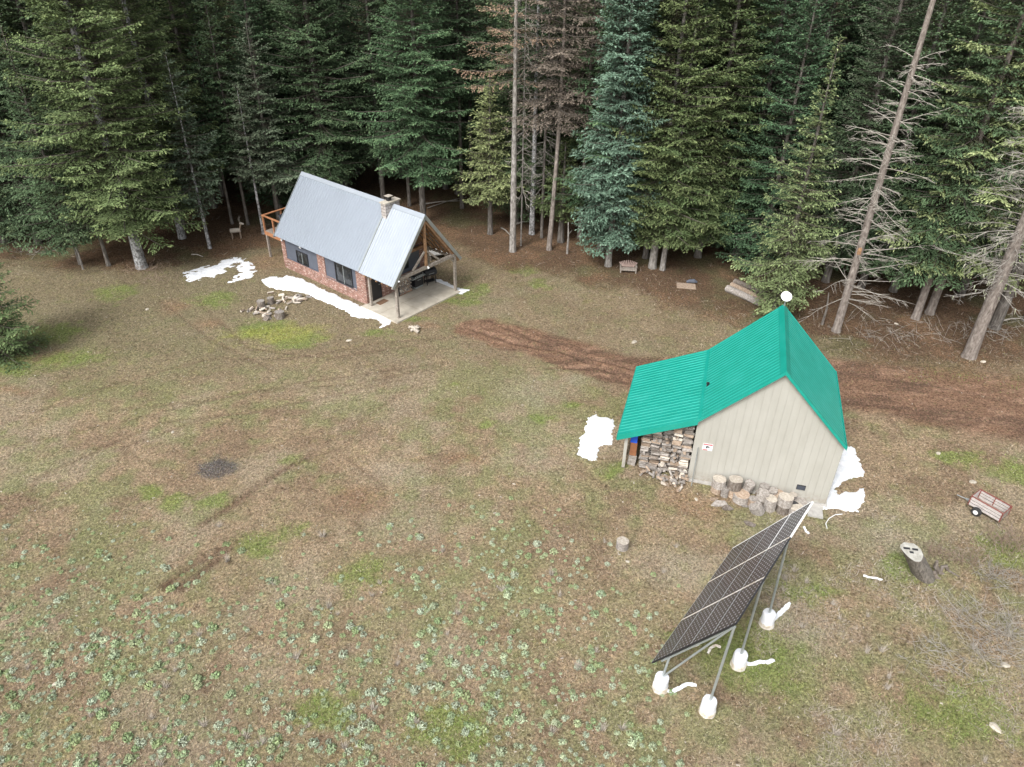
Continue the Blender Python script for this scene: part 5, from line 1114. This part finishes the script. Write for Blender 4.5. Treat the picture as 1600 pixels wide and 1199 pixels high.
blades('ash_bits', 3500, (290, 390), (700, 765), lambda X, Y, n: r.uniform(.02, .07, n), scarc, 'charred bits and ash of an old fire scar', lambda X, Y: (((X-gp(340, 732).x)/1.0)**2+((Y-gp(340, 732).y)/.8)**2 < r.uniform(0, 1.3, len(X))), .3, .015, 'ash')

# dry grass tufts
rt = random.Random(31); tm = []
for i in range(4):
    q_ = np.random.RandomState(i+60); n = 60; a = q_.uniform(0, 6.28, n); lean = q_.uniform(.2, 1.1, n); l = q_.uniform(.12, .34, n); d = np.stack([np.cos(a)*lean, np.sin(a)*lean*.6, np.ones(n)*.8], 1); d /= np.linalg.norm(d, axis=1)[:, None]
    s = np.stack([-np.sin(a), np.cos(a), a*0], 1)*.006; B = q_.normal(0, .03, (n, 3)); B[:, 2] = 0; V = np.stack([B-s, B+s, B+d*l[:, None]], 1).reshape(-1, 3)
    tm.append(fast_mesh('dry_tuft', V, np.arange(n*3).reshape(n, 3), GRS, np.repeat(np.array([[.46, .41, .35]])*q_.uniform(.6, 1.2, (n, 1)), 3, 0), k=3))
for k in range(70):
    px = rt.uniform(-10, 1600); py = rt.uniform(800, 1200)
    if 1000 < px < 1250 and py > 950: continue
    g = gp(px, py); o = bpy.data.objects.new('dry_tuft', rt.choice(tm)); COL.objects.link(o); o.location = (g.x, g.y, gz(g.x, g.y)); o.rotation_euler = (0, 0, rt.uniform(0, 6)); s = rt.uniform(.7, 1.4); o.scale = (s, s, s)
    tag(o, 'pale dry grass tuft in the foreground field', 'grass tuft', 'dry grass tufts in the foreground')
# bare shrubs and brush at right
def brush(px, py, label, n, Ls, spread, seed, mat, flat=.2, name='bare_shrub', cat='shrub'):
    q = random.Random(seed); g = gp(px, py); m = MB()
    for k in range(n):
        a = q.uniform(0, 6.28); b = Vector((q.gauss(0, spread), q.gauss(0, spread*.6), 0)); e = q.uniform(flat, flat+.9); l = Ls*q.uniform(.5, 1.1); d = Vector((math.cos(a)*math.cos(e), math.sin(a)*math.cos(e), math.sin(e)))
        p1 = b+d*l*.5+Vector((q.gauss(0, .04), q.gauss(0, .04), 0)); p2 = b+d*l+Vector((q.gauss(0, .08), q.gauss(0, .08), -.05)); m.tube([b, p1, p2], [.009, .007, .003], 3, 0, False)
        for s in range(3): c = p1.lerp(p2, q.random()); m.tube([c, c+(d+Vector((q.gauss(0, .6), q.gauss(0, .6), q.gauss(0, .3)))).normalized()*l*.3], [.006, .003], 3, 0, False)
    tag(m.build(name, mat, loc=(g.x, g.y, gz(g.x, g.y))), label, cat, kind='stuff' if name == 'brush_pile' else None)
GT = bpy.data.materials['grey_twigs']; BT = simple('brown_twigs', [(.3, (.16, .11, .08)), (.7, (.3, .22, .17))])
brush(1465, 868, 'bare brown shrub right above the notched stump', 45, .8, .35, 1, BT, .7); brush(1510, 880, 'sparse brown shrub between stump and right edge', 45, .8, .4, 2, BT, .6)
brush(1560, 905, 'grey tangled shrub near the right edge', 70, .7, .45, 3, GT, .4); brush(1590, 860, 'brown shrub cut by the right frame edge', 60, 1.0, .5, 4, BT, .6); brush(1560, 845, 'thin brown shrub below the trailer', 40, .8, .4, 5, BT, .7)
brush(1530, 975, 'long grey brush pile upper right of the field corner', 70, 1.1, .75, 6, GT, .0, 'brush_pile', 'brush'); brush(1580, 995, 'grey brush pile at the right edge', 60, 1.0, .6, 7, GT, .0, 'brush_pile', 'brush')
brush(1460, 1030, 'flat grey branch heap below the brush pile', 50, 1.0, .6, 8, GT, -.02, 'brush_pile', 'brush'); brush(1550, 1025, 'grey branch heap beside a pale stone', 45, .8, .4, 9, GT, .0, 'brush_pile', 'brush')
brush(60, 395, 'low twiggy bush at the left forest edge', 60, .6, .6, 10, GT, .4); brush(245, 440, 'dark twiggy scrub at foot of the thick mottled trunk', 60, .7, .8, 11, BT, .3); brush(230, 420, 'brown scrub behind the thick mottled trunk', 50, .6, .7, 12, BT, .3)
brush(1440, 520, 'fallen twigs piled below the drooping firs', 45, 1.3, 1.8, 13, GT, -.02, 'brush_pile', 'brush'); brush(1370, 530, 'twigs scattered right of the snag', 30, 1.2, 1.5, 14, GT, -.02, 'brush_pile', 'brush'); brush(1560, 520, 'twig litter behind the lichen-hung dead tree', 40, 1.2, 1.3, 15, GT, -.02, 'brush_pile', 'brush')
# stones and chips
for k, (px, py, s, lb) in enumerate(((1520, 754, .16, 'pale stone above the garden trailer'), (1466, 709, .13, 'pale stone in grass below the dirt road'), (1555, 1138, .17, 'pale stone at the lower right'), (1570, 1040, .14, 'white stone beside the grey branch heap'), (89, 1069, .12, 'pale stone among herbs at lower left'), (230, 484, .13, 'pale stone left of the red track'), (981, 877, .09, 'pale chip below the lone stump'), (991, 535, .2, 'flat tan stone above the dirt road'), (270, 676, .1, 'white stone above the fire scar'), (803, 756, .07, 'white chip in mid field'), (545, 533, .15, 'tan stone beside the yellow-green grass'), (1088, 780, .1, 'pale chip near the spilled logs'), (1400, 506, .12, 'pale stone below the hanging-bough fir'), (1536, 566, .16, 'grey stone at foot of the lichen-hung dead tree'))):
    g = gp(px, py); q4 = random.Random(k); m = MB(); m.tube([(0, 0, -.03), (0, 0, s*.2), (0, 0, s*.42)], [s, s*.9, s*.45], 8, 0, True, .22, q4); o = m.build('stone', STONE, loc=(g.x, g.y, gz(g.x, g.y))); o.scale = (1.2, .8, 1); o.rotation_euler = (0, 0, k); tag(o, lb, 'stone')
q5 = random.Random(99); m = MB()
for k in range(420):
    px = q5.uniform(0, 1600); py = q5.uniform(440, 1199); g = gp(px, py)
    if not off_build(np.array([g.x]), np.array([g.y]))[0]: continue
    s = q5.uniform(.012, .04); m.box((g.x, g.y, gz(g.x, g.y)+s*.3), (s*2*q5.uniform(.6, 1.6), s, s*.8), Matrix.Rotation(q5.uniform(0, 3), 3, 'Z'), 0, s*.2, q5)
tag(m.build('wood_chips', LOGW), 'pale wood chips and pebbles sprinkled over the clearing', 'wood chips', kind='stuff')
